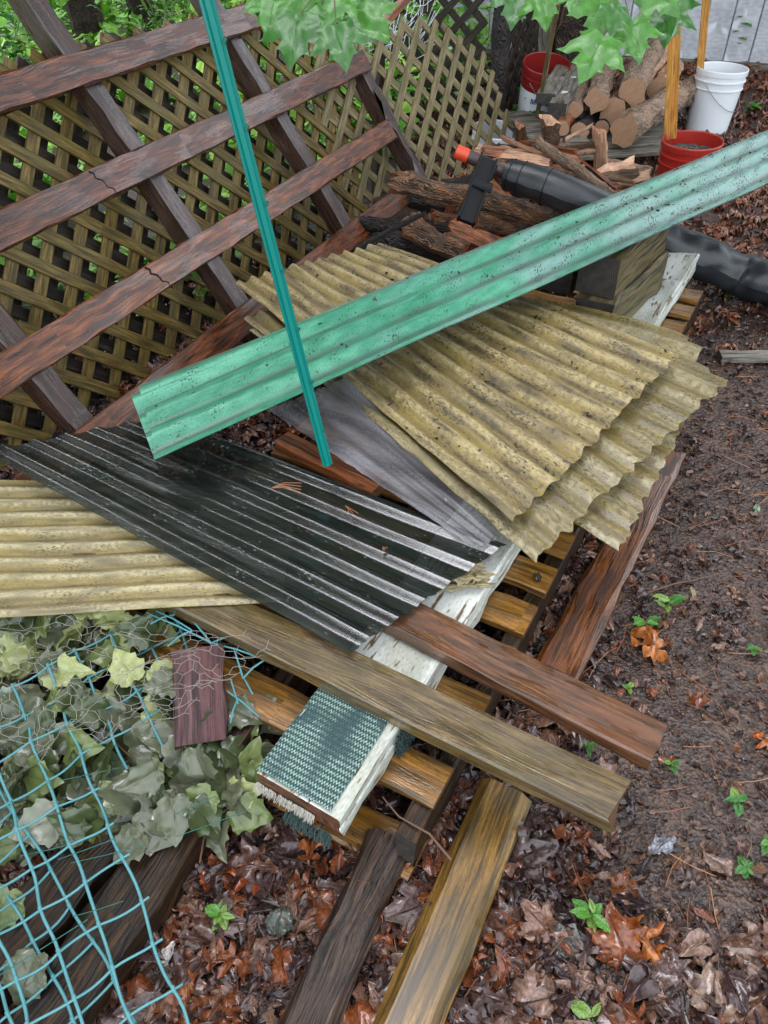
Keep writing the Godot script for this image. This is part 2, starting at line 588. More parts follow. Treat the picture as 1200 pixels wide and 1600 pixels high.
func seedling(at: Vector3, label: String, n: int, size: float, h: float, yellow := false, lean := 0.0) -> void:
	var t := thing("seedling", at, label, "seedling", "green seedlings coming up through the leaf litter")
	var mb := MB.new()
	var top := Vector3(lean * h, h, 0.1 * h)
	tube(mb, [Vector3(0, -0.01, 0), top * 0.5 + Vector3(0.004, 0, 0.003), top], 0.0016, 5, 0.0009)
	put("stem", mb.done(M.stem_green), Transform3D(), t)
	for k in n:
		var a := k * 2.4 + rng.randf()
		var f := 0.35 + 0.65 * float(k + 1) / n
		var b := Basis(Vector3.UP, a) * Basis(Vector3.RIGHT, rng.randf_range(-0.1, 0.5))
		put("leaf", L.seed[(n + rng.randi() % 2) % 3], Transform3D(b * Basis.from_scale(Vector3(rng.randf_range(0.7, 1.25), 1, 1) * size * rng.randf_range(0.6, 1.2)), top * f), t)


var L := {}


func scatter(called: String, mesh: Mesh, xs: Array, cols: PackedColorArray, label: String, category: String) -> void:
	var mm := MultiMesh.new()
	mm.transform_format = MultiMesh.TRANSFORM_3D
	mm.use_colors = true
	mm.mesh = mesh
	mm.instance_count = xs.size()
	for i in xs.size():
		mm.set_instance_transform(i, xs[i])
		mm.set_instance_color(i, cols[i % cols.size()] if cols.size() != xs.size() else cols[i])
	var o := MultiMeshInstance3D.new()
	o.multimesh = mm
	o.name = numbered(called)
	add_child(o)
	tag(o, label, category, "", "stuff")


func ground_y(x: float, z: float) -> float:
	var d := Vector2(x, z + 2).length()
	var a := clampf(1.5 - d * 0.08, 0.3, 1.0)
	return (nz.get_noise_2d(x * 1.3, z * 1.3) * 0.012 + nz.get_noise_2d(x * 6, z * 6) * 0.005 + nz.get_noise_2d(x * 19 + 5, z * 19) * 0.0025) * a - 0.006 + clampf((d - 9.0) * 0.01, 0, 0.3)


# ---------------------------------------------------------------- the scene
func _ready() -> void:
	rng.seed = 4711
	nz.noise_type = FastNoiseLite.TYPE_SIMPLEX_SMOOTH
	nz.seed = 7
	nz.frequency = 1.0
	nz.fractal_type = FastNoiseLite.FRACTAL_NONE
	var cam := Camera3D.new()
	cam.name = "camera"
	cam.transform = Transform3D(Basis(Vector3(0.999657, -0.019300, 0.017685), Vector3(0.026177, 0.737025, -0.675359), Vector3(-0.000000, 0.675590, 0.737277)), Vector3(0, 1.5, 0))
	cam.fov = 69.42
	cam.near = 0.05
	cam.far = 120
	add_child(cam)
	cam.current = true
	var env := Environment.new()
	env.background_mode = Environment.BG_SKY
	var sky := Sky.new()
	var sm := ProceduralSkyMaterial.new()
	sm.sky_top_color = Color(0.86, 0.88, 0.94)
	sm.sky_horizon_color = Color(0.74, 0.79, 0.80)
	sm.sky_curve = 0.5
	sm.ground_bottom_color = Color(0.12, 0.11, 0.09)
	sm.ground_horizon_color = Color(0.22, 0.24, 0.2)
	sm.sky_energy_multiplier = 1.0
	sky.sky_material = sm
	env.sky = sky
	env.tonemap_mode = Environment.TONE_MAPPER_LINEAR
	env.tonemap_exposure = 4.35
	env.sdfgi_enabled = true
	env.ssao_enabled = true
	env.ssil_enabled = true
	var we := WorldEnvironment.new()
	we.name = "environment"
	we.environment = env
	add_child(we)
	var sun := DirectionalLight3D.new()
	sun.name = "sun"
	sun.light_energy = 0.5
	sun.light_color = Color(0.97, 0.97, 1.0)
	sun.light_angular_distance = 46.0
	sun.shadow_enabled = true
	sun.rotation_degrees = Vector3(-67, -122, 0)
	add_child(sun)
	materials()
	setting()
	fences()
	backyard()
	firewood()
	lumber()
	sheets()
	left_corner()
	plants()
	litter()


func materials() -> void:
	var K := c8(18, 14, 13)
	var T := {
		"pallet": wood_tex(3, c8(34, 19, 14), c8(92, 50, 32), c8(140, 84, 54), {"tint": c8(64, 40, 32), "blot": 0.7, "stain": c8(28, 21, 20), "stained": 0.65, "knots": 4, "lines": 20.0}),
		"pallet2": wood_tex(13, c8(42, 23, 14), c8(108, 58, 32), c8(156, 94, 54), {"tint": c8(76, 44, 29), "blot": 0.7, "stain": c8(30, 21, 18), "stained": 0.6, "knots": 4, "lines": 18.0}),
		"stringer": wood_tex(5, c8(28, 19, 17), c8(62, 40, 33), c8(104, 76, 64), {"tint": c8(56, 31, 23), "blot": 0.8, "stain": c8(21, 16, 15), "stained": 0.6, "crack": 0.9}),
		"lattice": wood_tex(21, c8(56, 45, 22), c8(112, 92, 46), c8(150, 126, 70), {"tint": c8(92, 82, 46), "blot": 0.7, "stain": c8(50, 40, 24), "stained": 0.5}),
		"lattice_dark": wood_tex(22, c8(28, 24, 20), c8(52, 44, 36), c8(78, 68, 56), {"tint": c8(44, 38, 34), "stained": 0.4}),
		"lattice_grey": wood_tex(23, c8(76, 66, 44), c8(124, 110, 78), c8(160, 146, 108), {"tint": c8(106, 98, 70), "stain": c8(70, 62, 44), "stained": 0.5}),
		"yellow": wood_tex(31, c8(70, 46, 16), c8(136, 94, 38), c8(176, 128, 60), {"tint": c8(116, 80, 30), "blot": 0.8, "stain": c8(60, 46, 22), "stained": 0.7, "crack": 0.5}),
		"timber": wood_tex(32, c8(54, 40, 16), c8(112, 82, 34), c8(150, 116, 56), {"tint": c8(86, 66, 28), "blot": 1.0, "stain": c8(48, 38, 20), "stained": 0.8, "crack": 0.8, "lines": 22.0}),
		"reddish": wood_tex(33, c8(50, 28, 13), c8(106, 60, 29), c8(148, 92, 48), {"tint": c8(86, 48, 24), "stain": c8(36, 23, 15), "stained": 0.6, "crack": 0.7, "blot": 0.8}),
		"board_red": wood_tex(41, c8(44, 27, 17), c8(90, 58, 36), c8(134, 92, 60), {"tint": c8(100, 58, 33), "blot": 0.7, "stain": c8(48, 35, 26), "stained": 0.5, "lines": 26.0, "crack": 0.3}),
		"board_grey": wood_tex(42, c8(46, 37, 22), c8(92, 74, 46), c8(136, 114, 78), {"tint": c8(84, 72, 38), "blot": 0.8, "stain": c8(54, 43, 26), "stained": 0.5, "lines": 26.0, "crack": 0.4}),
		"old": wood_tex(51, c8(24, 19, 16), c8(58, 43, 34), c8(98, 80, 64), {"tint": c8(50, 36, 24), "crack": 1.0, "stained": 0.6, "lines": 30.0}),
		"darkwood": wood_tex(52, c8(20, 14, 9), c8(46, 31, 18), c8(96, 68, 36), {"tint": c8(34, 24, 14), "crack": 0.8, "stained": 0.75, "blot": 0.9}),
		"beam6": wood_tex(53, c8(54, 46, 32), c8(100, 88, 62), c8(136, 120, 88), {"tint": c8(98, 96, 56), "crack": 0.8, "stained": 0.45}),
		"purple": wood_tex(54, c8(46, 32, 32), c8(88, 62, 62), c8(122, 90, 88), {"tint": c8(92, 56, 52), "stained": 0.4, "crack": 0.5}),
		"stick": wood_tex(55, c8(140, 92, 40), c8(196, 140, 70), c8(226, 172, 98), {"tint": c8(186, 126, 56), "stained": 0.15, "crack": 0.1, "knots": 2}),
		"grey": wood_tex(56, c8(72, 68, 62), c8(120, 114, 104), c8(158, 152, 140), {"tint": c8(108, 102, 88), "stained": 0.4, "crack": 0.6}),
		"tan": wood_tex(57, c8(132, 98, 76), c8(188, 148, 118), c8(222, 188, 158), {"tint": c8(168, 118, 92), "stained": 0.3, "crack": 0.7, "lines": 24.0, "stain": c8(78, 50, 38)}),
		"orange": wood_tex(58, c8(84, 44, 24), c8(156, 92, 54), c8(204, 140, 92), {"tint": c8(120, 60, 30), "stained": 0.6, "crack": 0.9, "stain": c8(44, 28, 20), "lines": 24.0}),
	}
	var wet := {"pallet": [0.25, 0.16], "pallet2": [0.25, 0.14], "stringer": [0.32, 0.2], "lattice": [0.45, 0.1], "lattice_dark": [0.55, 0.1], "lattice_grey": [0.55, 0.1], "yellow": [0.24, 0.12], "timber": [0.44, 0.2], "reddish": [0.25, 0.22], "board_red": [0.2, 0.08], "board_grey": [0.24, 0.09], "old": [0.42, 0.35], "darkwood": [0.48, 0.35], "beam6": [0.5, 0.2], "purple": [0.38, 0.15], "stick": [0.55, 0.04], "grey": [0.55, 0.2]}
	var patchy := ["pallet", "pallet2", "stringer", "board_red", "board_grey", "reddish", "yellow"]
	for k in wet: mat(k, Color.WHITE, 0.5 if k in patchy else wet[k][0], {"tex": T[k], "bump": wet[k][1] * 0.7, "spec": 0.5 if k in patchy else 0.35, "patchy": k in patchy})
	for k in ["board_red", "board_grey", "yellow", "timber", "reddish", "pallet", "pallet2", "stringer"]:   # the film of rain on the boards
		M[k].clearcoat_enabled = true
		M[k].clearcoat = 0.55 if k.begins_with("board") else 0.35
		M[k].clearcoat_roughness = 0.2
	mat("wood_tan", Color.WHITE, 0.6, {"tex": T.tan, "bump": 0.4, "uv": Vector2(0.4, 0.5)})
	mat("wood_pink", c8(246, 226, 220), 0.6, {"tex": T.tan, "bump": 0.4, "uv": Vector2(0.4, 0.5)})
	mat("wood_orange", Color.WHITE, 0.4, {"tex": T.orange, "bump": 0.4, "uv": Vector2(0.4, 0.5)})
	mat("wood_darkred", c8(200, 158, 146), 0.4, {"tex": T.orange, "bump": 0.4, "uv": Vector2(0.4, 0.5)})
	# end grain
	var ring := func(lo: Color, hi: Color, n: float, cx: float, cy: float) -> Array:
		return paint(160, 160, func(u: float, v: float) -> Color:
			var d := Vector2(u - cx, v - cy)
			var r := d.length() + 0.02 * nz.get_noise_2d(u * 4, v * 4)
			var w := 0.5 + 0.5 * sin(r * n)
			var f := 0.5 + 0.5 * nz.get_noise_2d(u * 40, v * 40)
			var a := d.angle()
			var ck := clampf(1.0 - absf(nz.get_noise_2d(a * 2.5, 4.0)) * 26, 0, 1) * smoothstep(0.02, 0.3, r)
			var t := clampf(w * 0.55 + f * 0.45 - ck * 0.8 - 0.15 * nz.get_noise_2d(u * 5, v * 5), 0, 1)
			var c := lo.lerp(hi, t)
			c.a = 0.5 + 0.2 * w + 0.1 * f - ck * 0.5
			return c)
	var ends := {"end_dark": [c8(24, 22, 21), c8(84, 77, 70)], "end_brown": [c8(70, 44, 26), c8(132, 92, 60)], "log_end": [c8(142, 106, 80), c8(184, 146, 116)], "end_grey": [c8(52, 50, 46), c8(92, 88, 80)]}
	for k in ends: mat(k, Color.WHITE, 0.5, {"tex": ring.call(ends[k][0], ends[k][1], 150.0 if k != "log_end" else 105.0, 0.52, 0.58), "bump": 0.3})
	# bark
	var barkf := func(dk: Color, lt: Color, moss: Color, sd: float) -> Array:
		return paint(192, 192, func(u: float, v: float) -> Color:
			var w := nz.get_noise_2d(u * 3 + sd, v * 3) * 0.5
			var rdg := 1.0 - absf(nz.get_noise_2d(u * 3.2 + sd, (v + w * 0.18) * 15.0)) * 1.9
			var f := nz.get_noise_2d(u * 16 + sd, v * 30)
			var t := clampf(rdg * 0.6 + f * 0.3, 0, 1)
			var c := dk.lerp(lt, t).lerp(moss, clampf(nz.get_noise_2d(u * 2 + sd, v * 2 + 9) * 0.9, 0, 0.6))
			c.a = clampf(0.2 + t * 0.7, 0, 1)
			return c)
	mat("bark_brown", Color.WHITE, 0.5, {"tex": barkf.call(c8(66, 48, 35), c8(170, 128, 92), c8(166, 112, 72), 1.0), "bump": 1.6})
	mat("bark_dark", Color.WHITE, 0.55, {"tex": barkf.call(c8(20, 15, 14), c8(66, 50, 46), c8(54, 40, 38), 12.0), "bump": 1.6})
	mat("bark_grey", Color.WHITE, 0.7, {"tex": barkf.call(c8(104, 84, 68), c8(206, 182, 156), c8(170, 136, 112), 23.0), "bump": 1.6})
	mat("bark_tree", Color.WHITE, 0.8, {"tex": barkf.call(c8(38, 28, 24), c8(110, 86, 72), c8(88, 72, 54), 44.0), "bump": 3.0, "uv": Vector2(1.0, 2.0)})
	# flaking white paint
	var white := paint(512, 128, func(u: float, v: float) -> Color:
		var g := nz.get_noise_2d(u * 6, v * 30)
		var pz := nz.get_noise_2d(u * 7 + 4, v * 16) + 0.5 * nz.get_noise_2d(u * 30, v * 60) + 0.5 * g
		var peel := smoothstep(0.80, 0.86, pz)
		var edge := smoothstep(0.64, 0.80, pz) - peel
		var dirt := clampf(nz.get_noise_2d(u * 4 + 60, v * 4) + 0.45 * nz.get_noise_2d(u * 60, v * 60) + 0.2, 0, 1)
		var c := c8(200, 202, 194).lerp(c8(120, 122, 100), dirt * 0.5).lerp(c8(104, 82, 60), peel).lerp(c8(140, 134, 116), edge * 0.6)
		c = c.lerp(c8(60, 54, 44), smoothstep(0.55, 0.7, nz.get_noise_2d(u * 90, v * 70)) * 0.2)
		c.a = 0.62 - peel * 0.4 + g * 0.1
		return c)
	mat("white_paint", Color.WHITE, 0.4, {"tex": white, "bump": 0.25})
	# weathered fibreglass: fibres, algae, dirt that lies in the valleys
	var fibre := func(base: Color, pale: Color, algae: Color, waves: float, sd: float, dirt_amt: float, valley: float) -> Array:
		return paint(768, 768, func(u: float, v: float) -> Color:
			var wx := nz.get_noise_2d(u * 40 + sd, v * 40)
			var fb := nz.get_noise_2d(u * 62 + sd + wx, v * 62) * 0.6 + nz.get_noise_2d(u * 190 + sd, v * 170 + wx * 2) * 0.5 + nz.get_noise_2d(u * 42 + sd, v * 60 + 7) * 0.35
			var bg := nz.get_noise_2d(u * 4 + sd, v * 2.5) * 0.6 + nz.get_noise_2d(u * 15 + sd, v * 6) * 0.35
			var val := 0.5 - 0.5 * sin(TAU * waves * u)
			var rid := smoothstep(0.15, 0.85, 1.0 - val + 0.35 * bg + 0.12 * fb)
			var c := algae.lerp(pale, rid).lerp(base, clampf(0.35 + bg * 0.5 - fb * 0.75, 0, 0.85))
			var dr := clampf((nz.get_noise_2d(u * 26 + sd, v * 7) + 0.7 * fb - 0.25) * 1.2, 0, 1) * dirt_amt
			dr += pow(val, 4) * valley * clampf(0.45 + nz.get_noise_2d(u * 9 + sd, v * 9) + 0.6 * fb, 0, 1)
			var sp := nz.get_noise_2d(u * 120 + sd, v * 90 + 31) + 0.55 * nz.get_noise_2d(u * 9 + sd, v * 7 + 71) + 0.25 * val
			dr = maxf(dr, smoothstep(0.84, 1.0, sp) * dirt_amt * 1.4)
			c = c.lerp(c8(66, 58, 46), clampf(dr, 0, 0.88))
			c.a = clampf(0.5 + fb * 0.35 + dr * 0.2, 0, 1)
			return c)
	var y1: Array = fibre.call(c8(106, 92, 62), c8(172, 155, 112), c8(144, 124, 70), 11.0, 3.0, 0.95, 0.3)
	var y2: Array = fibre.call(c8(116, 105, 76), c8(176, 164, 128), c8(146, 128, 72), 9.0, 60.0, 0.5, 0.22)
	mat("fibre_yellow", Color.WHITE, 0.36, {"tex": y1, "bump": 0.07, "back": c8(70, 62, 30)})
	mat("fibre_thin", c8(250, 248, 242), 0.3, {"tex": y2, "bump": 0.07, "alpha": 0.64, "back": c8(70, 62, 30)})
	mat("fibre_left", Color.WHITE, 0.38, {"tex": y2, "bump": 0.07, "back": c8(70, 62, 30)})
	var gr := paint(256, 1792, func(u: float, v: float) -> Color:
		var fb := nz.get_noise_2d(u * 40, v * 400) * 0.4 + nz.get_noise_2d(u * 80, v * 700) * 0.4 + nz.get_noise_2d(u * 12, v * 40 + 7) * 0.5
		var bg := nz.get_noise_2d(u * 2, v * 4) * 0.5 + nz.get_noise_2d(u * 5, v * 18) * 0.25
		var c := c8(40, 118, 88).lerp(c8(100, 168, 138), clampf(0.5 + bg * 0.5 + fb * 0.5, 0, 1))
		var film := smoothstep(0.26, 0.72, v + 0.26 * nz.get_noise_2d(u * 3 + 9, v * 9) - 0.1 * u + 0.06)
		c = c.lerp(c8(150, 160, 164), film * clampf(0.72 + 0.28 * nz.get_noise_2d(u * 5, v * 9) + 0.4 * fb, 0, 0.62))
		var val := 0.5 - 0.5 * sin(TAU * 3.6 * u + 1.2)
		var d := pow(val, 6) * clampf(0.65 + 0.7 * nz.get_noise_2d(u * 3, v * 9) + 0.25 * fb, 0, 1) * 0.85
		var sp := nz.get_noise_2d(u * 34 + 4, v * 330) + 0.45 * nz.get_noise_2d(u * 5, v * 30 + 71) + 0.3 * nz.get_noise_2d(u * 80 + 4, v * 800)
		var sk := smoothstep(0.88 - 0.34 * film, 0.98 - 0.32 * film, sp)
		c = c.lerp(c8(78, 94, 84), clampf(d, 0, 0.7)).lerp(c8(40, 42, 38), sk * 0.9)
		c.a = clampf(0.5 + fb * 0.3 + sk * 0.25, 0, 1)
		return c)
	mat("fibre_green", Color.WHITE, 0.34, {"tex": gr, "bump": 0.06, "back": c8(60, 150, 104)})
	var dk := paint(384, 512, func(u: float, v: float) -> Color:
		var s := nz.get_noise_2d(u * 26, v * 6)
		var d := nz.get_noise_2d(u * 70, v * 90) + 0.4 * nz.get_noise_2d(u * 9, v * 9 + 40)
		var c := c8(15, 19, 17).lerp(c8(36, 44, 40), clampf(0.4 + s * 0.5, 0, 1))
		c = c.lerp(c8(150, 150, 146), smoothstep(0.86, 0.98, d) * 0.8)
		c.a = 0.5 + 0.12 * nz.get_noise_2d(u * 120, v * 150) + 0.1 * s
		return c)
	mat("smoke_sheet", Color.WHITE, 0.17, {"tex": dk, "bump": 0.012, "alpha": 0.66, "spec": 0.75})
	var ff := paint(256, 256, func(u: float, v: float) -> Color:
		var s := nz.get_noise_2d(u * 26, v * 2.0) * 0.12 + nz.get_noise_2d(u * 3, v * 4) * 0.6 + nz.get_noise_2d(u * 60, v * 60) * 0.4
		var c := c8(88, 86, 88).lerp(c8(166, 164, 168), clampf(0.45 + s * 0.8, 0, 1))
		c.a = 0.5 + s * 0.2
		return c)
	mat("clear_film", Color.WHITE, 0.22, {"tex": ff, "bump": 0.03, "alpha": 0.33, "spec": 0.5})
	# soil
	var soil := paint(768, 768, func(u: float, v: float) -> Color:
		var f := nz.get_noise_2d(u * 90, v * 90) * 0.5 + nz.get_noise_2d(u * 190, v * 190) * 0.35 + nz.get_noise_2d(u * 30, v * 30) * 0.4
		var b := nz.get_noise_2d(u * 7, v * 7)
		var c := c8(48, 37, 32).lerp(c8(112, 91, 78), clampf(0.42 + f * 0.7 + b * 0.2, 0, 1))
		var sp := nz.get_noise_2d(u * 120 + 5, v * 70)
		c = c.lerp(c8(128, 104, 86), smoothstep(0.62, 0.8, sp) * 0.7)
		c.a = clampf(0.5 + f * 0.5, 0, 1)
		return c)
	mat("soil", c8(215, 205, 200), 0.42, {"tex": soil, "bump": 0.7})
	# leaf veins
	var vein := paint(128, 128, func(u: float, v: float) -> Color:
		var x := absf(u - 0.5)
		var mid := exp(-x * x * 5000)
		var sv := 0.5 + 0.5 * cos((v - x * 0.75) * 48.0)
		sv = pow(sv, 14)
		var w := maxf(mid, sv * 0.6)
		var m := 0.82 + 0.18 * nz.get_noise_2d(u * 9, v * 9) + 0.1 * nz.get_noise_2d(u * 30, v * 30)
		var c := Color(m, m, m).lerp(Color(1, 1, 1), w * 0.6)
		c.a = clampf(0.55 - w * 0.4 + 0.12 * nz.get_noise_2d(u * 20, v * 20), 0, 1)
		return c)
	var palm := paint(192, 192, func(u: float, v: float) -> Color:
		var q := Vector2(u - 0.5, v - 0.02)
		var w := 0.0
		for a in [0.0, 0.62, -0.62, 1.25, -1.25]:
			var dir := Vector2(sin(a), cos(a))
			var al := q.dot(dir)
			if al > 0: w = maxf(w, exp(-pow(q.cross(dir), 2) * 16000.0) * (1.0 - al * 0.5))
		var ang := atan2(q.x, q.y)
		var sv := pow(0.5 + 0.5 * cos(q.length() * 70.0 - absf(sin(ang * 2.5)) * 9.0), 18) * 0.25
		w = maxf(w, sv)
		var m := 0.93 + 0.10 * nz.get_noise_2d(u * 5, v * 5)
		var drop := smoothstep(0.6, 0.7, nz.get_noise_2d(u * 34, v * 34))
		var c := Color(m, m, m).lerp(Color(1.0, 1.0, 0.86), w * 0.5).lerp(Color(1, 1, 1), drop * 0.15)
		c.a = clampf(0.5 - w * 0.35 + drop * 0.4, 0, 1)
		return c)
	var ivt := paint(128, 128, func(u: float, v: float) -> Color:
		var q := Vector2(u - 0.5, v - 0.06)
		var w := 0.0
		for a in [0.0, 0.7, -0.7, 1.4, -1.4]:
			var dir := Vector2(sin(a), cos(a))
			if q.dot(dir) > 0: w = maxf(w, exp(-pow(q.cross(dir), 2) * 7000.0))
		var m := 0.94 + 0.08 * nz.get_noise_2d(u * 4, v * 4)
		var c := Color(m, m, m).lerp(Color(0.8, 0.82, 0.76), w * 0.5)
		c.a = clampf(0.55 - w * 0.3 + 0.2 * nz.get_noise_2d(u * 5, v * 5), 0, 1)
		return c)
	mat("litter_leaf", Color.WHITE, 0.19, {"tex": vein, "bump": 0.045, "vc": true, "back": c8(40, 30, 20)})
	mat("maple_leaf", c8(74, 130, 46), 0.33, {"tex": palm, "bump": 0.06, "back": c8(90, 150, 36)})
	mat("maple_leaf_dark", c8(54, 106, 38), 0.33, {"tex": palm, "bump": 0.06, "back": c8(80, 140, 34)})
	mat("ivy_dark", c8(68, 78, 48), 0.14, {"tex": ivt, "bump": 0.045, "back": c8(24, 28, 12)})
	mat("ivy_mid", c8(104, 116, 66), 0.17, {"tex": ivt, "bump": 0.045, "back": c8(30, 34, 12)})
	mat("ivy_grey", c8(94, 98, 76), 0.13, {"tex": ivt, "bump": 0.045})
	mat("ivy_lime", c8(166, 172, 112), 0.28, {"tex": ivt, "bump": 0.045, "back": c8(60, 66, 24)})
	mat("ivy_pale", c8(128, 132, 112), 0.25, {"tex": ivt, "bump": 0.045})
	mat("fresh_leaf", c8(98, 162, 58), 0.34, {"tex": vein, "bump": 0.045, "back": c8(110, 180, 50)})
	mat("under_leaf", Color.WHITE, 0.45, {"vc": true, "back": c8(110, 150, 50)})
	mat("stem_green", c8(110, 150, 60), 0.5)
	mat("twig", c8(92, 66, 50), 0.6)
	mat("needle", c8(150, 92, 52), 0.5)
	mat("wire", c8(150, 146, 140), 0.35, {"metal": 0.9})
	mat("rust_wire", c8(150, 144, 134), 0.45, {"metal": 0.5})
	mat("teal_plastic", c8(76, 134, 138), 0.36)
	mat("teal_dark", c8(28, 96, 84), 0.36)
	mat("teal_post", c8(0, 122, 112), 0.24, {"coat": 0.4})
	mat("bucket_white", c8(222, 224, 228), 0.32)
	mat("bucket_red", c8(156, 38, 30), 0.34)
	mat("bucket_maroon", c8(126, 30, 28), 0.34)
	mat("gravel", c8(150, 148, 144), 0.8, {"vc": true})
	mat("black_metal", c8(20, 20, 22), 0.4, {"spec": 0.35})
	mat("rust_metal", c8(66, 48, 46), 0.45)
	mat("orange_cap", c8(206, 66, 34), 0.4)
	mat("print_blue", c8(52, 70, 120), 0.5)
	mat("foil", c8(210, 212, 208), 0.4)
	mat("splinter", c8(188, 182, 170), 0.6)
	mat("petal", c8(224, 218, 210), 0.4)
	var fab := paint(192, 192, func(u: float, v: float) -> Color:
		var w := 0.5 + 0.5 * sin(u * TAU * 40) * sin(v * TAU * 40)
		var d := nz.get_noise_2d(u * 5, v * 5)
		var c := c8(26, 28, 31).lerp(c8(50, 52, 55), clampf(w * 0.35 + 0.25 + d * 0.4, 0, 1))
		c.a = 0.4 + 0.2 * w + 0.2 * nz.get_noise_2d(u * 9, v * 9)
		return c)
	mat("black_fabric", Color.WHITE, 0.36, {"tex": fab, "bump": 0.3})
	var carpet := paint(256, 256, func(u: float, v: float) -> Color:
		var z := absf(fposmod(u * 30.0, 1.0) - 0.5) * 2.0
		var f := fposmod(v * 17.0 + z * 0.55, 1.0)
		var lit := smoothstep(0.18, 0.34, f) * (1.0 - smoothstep(0.62, 0.8, f)) * clampf(0.75 + 0.5 * nz.get_noise_2d(u * 45, v * 45), 0.2, 1.0)
		var wear := clampf(nz.get_noise_2d(u * 2.2 + 3, v * 2.2 + 5) * 1.0 + 0.4 * nz.get_noise_2d(u * 14, v * 14) + 1.3 - 0.8 * v, 0, 1)
		var c := c8(34, 58, 56).lerp(c8(176, 200, 186), lit * (0.15 + 0.75 * wear))
		c = c.lerp(c8(52, 74, 78), 0.4 * (1 - wear))
		c.a = 0.3 + 0.5 * lit
		return c)
	mat("carpet", Color.WHITE, 0.75, {"tex": carpet, "bump": 0.3})
	mat("carpet_pile", c8(46, 66, 62), 0.85)
	mat("raw_wood", Color.WHITE, 0.45, {"tex": T.reddish, "bump": 0.5})
	var house := paint(256, 256, func(u: float, v: float) -> Color:
		var f := 0.5 * nz.get_noise_2d(u * 40, v * 4) + 0.4 * nz.get_noise_2d(u * 5, v * 2)
		var c := c8(168, 168, 174).lerp(c8(196, 196, 202), clampf(0.5 + f, 0, 1))
		c = c.lerp(c8(228, 230, 236), smoothstep(0.5, 0.75, nz.get_noise_2d(u * 7 + 3, v * 1.6)) * 0.8)
		c.a = 0.5 + f * 0.3
		return c)
	mat("siding", Color.WHITE, 0.42, {"tex": house, "bump": 0.1})
	for k in 2: mat(["fresh_leaf_b", "fresh_leaf_c"][k], [c8(132, 168, 74), c8(70, 128, 52)][k], 0.34, {"tex": vein, "bump": 0.045, "back": c8(100, 160, 50)})
	for k in 3: (L.get_or_add("seed", []) as Array).append(leaf_mesh("ovate", 1.0, 0.12, 0.35, 0.1, k * 9.0, [M.fresh_leaf, M.fresh_leaf_b, M.fresh_leaf_c][k], 1))


func setting() -> void:
	var xs := []
	var x := -34.0
	while x < 34.0:
		xs.append(x)
		x += 0.055 if absf(x) < 2.3 else (0.2 if absf(x) < 5 else 1.5)
	var zs := []
	var z := -40.0
	while z < 14.0:
		zs.append(z)
		z += 0.055 if z > -4.6 and z < 0.4 else (0.2 if z > -9 and z < 1.5 else 1.5)
	var mb := MB.new()
	for a in xs:
		for b in zs: mb.add(Vector3(a, ground_y(a, b), b), Vector3.UP, Vector2(a, b) * 0.8)
	var nzs := zs.size()
	for i in xs.size() - 1:
		for j in nzs - 1:
			var k := i * nzs + j
			mb.q4(k, k + 1, k + nzs + 1, k + nzs)
	mb.smooth()
	tag(put("ground", mb.done(M.soil)), "dark wet soil of the yard", "ground", "", "structure")


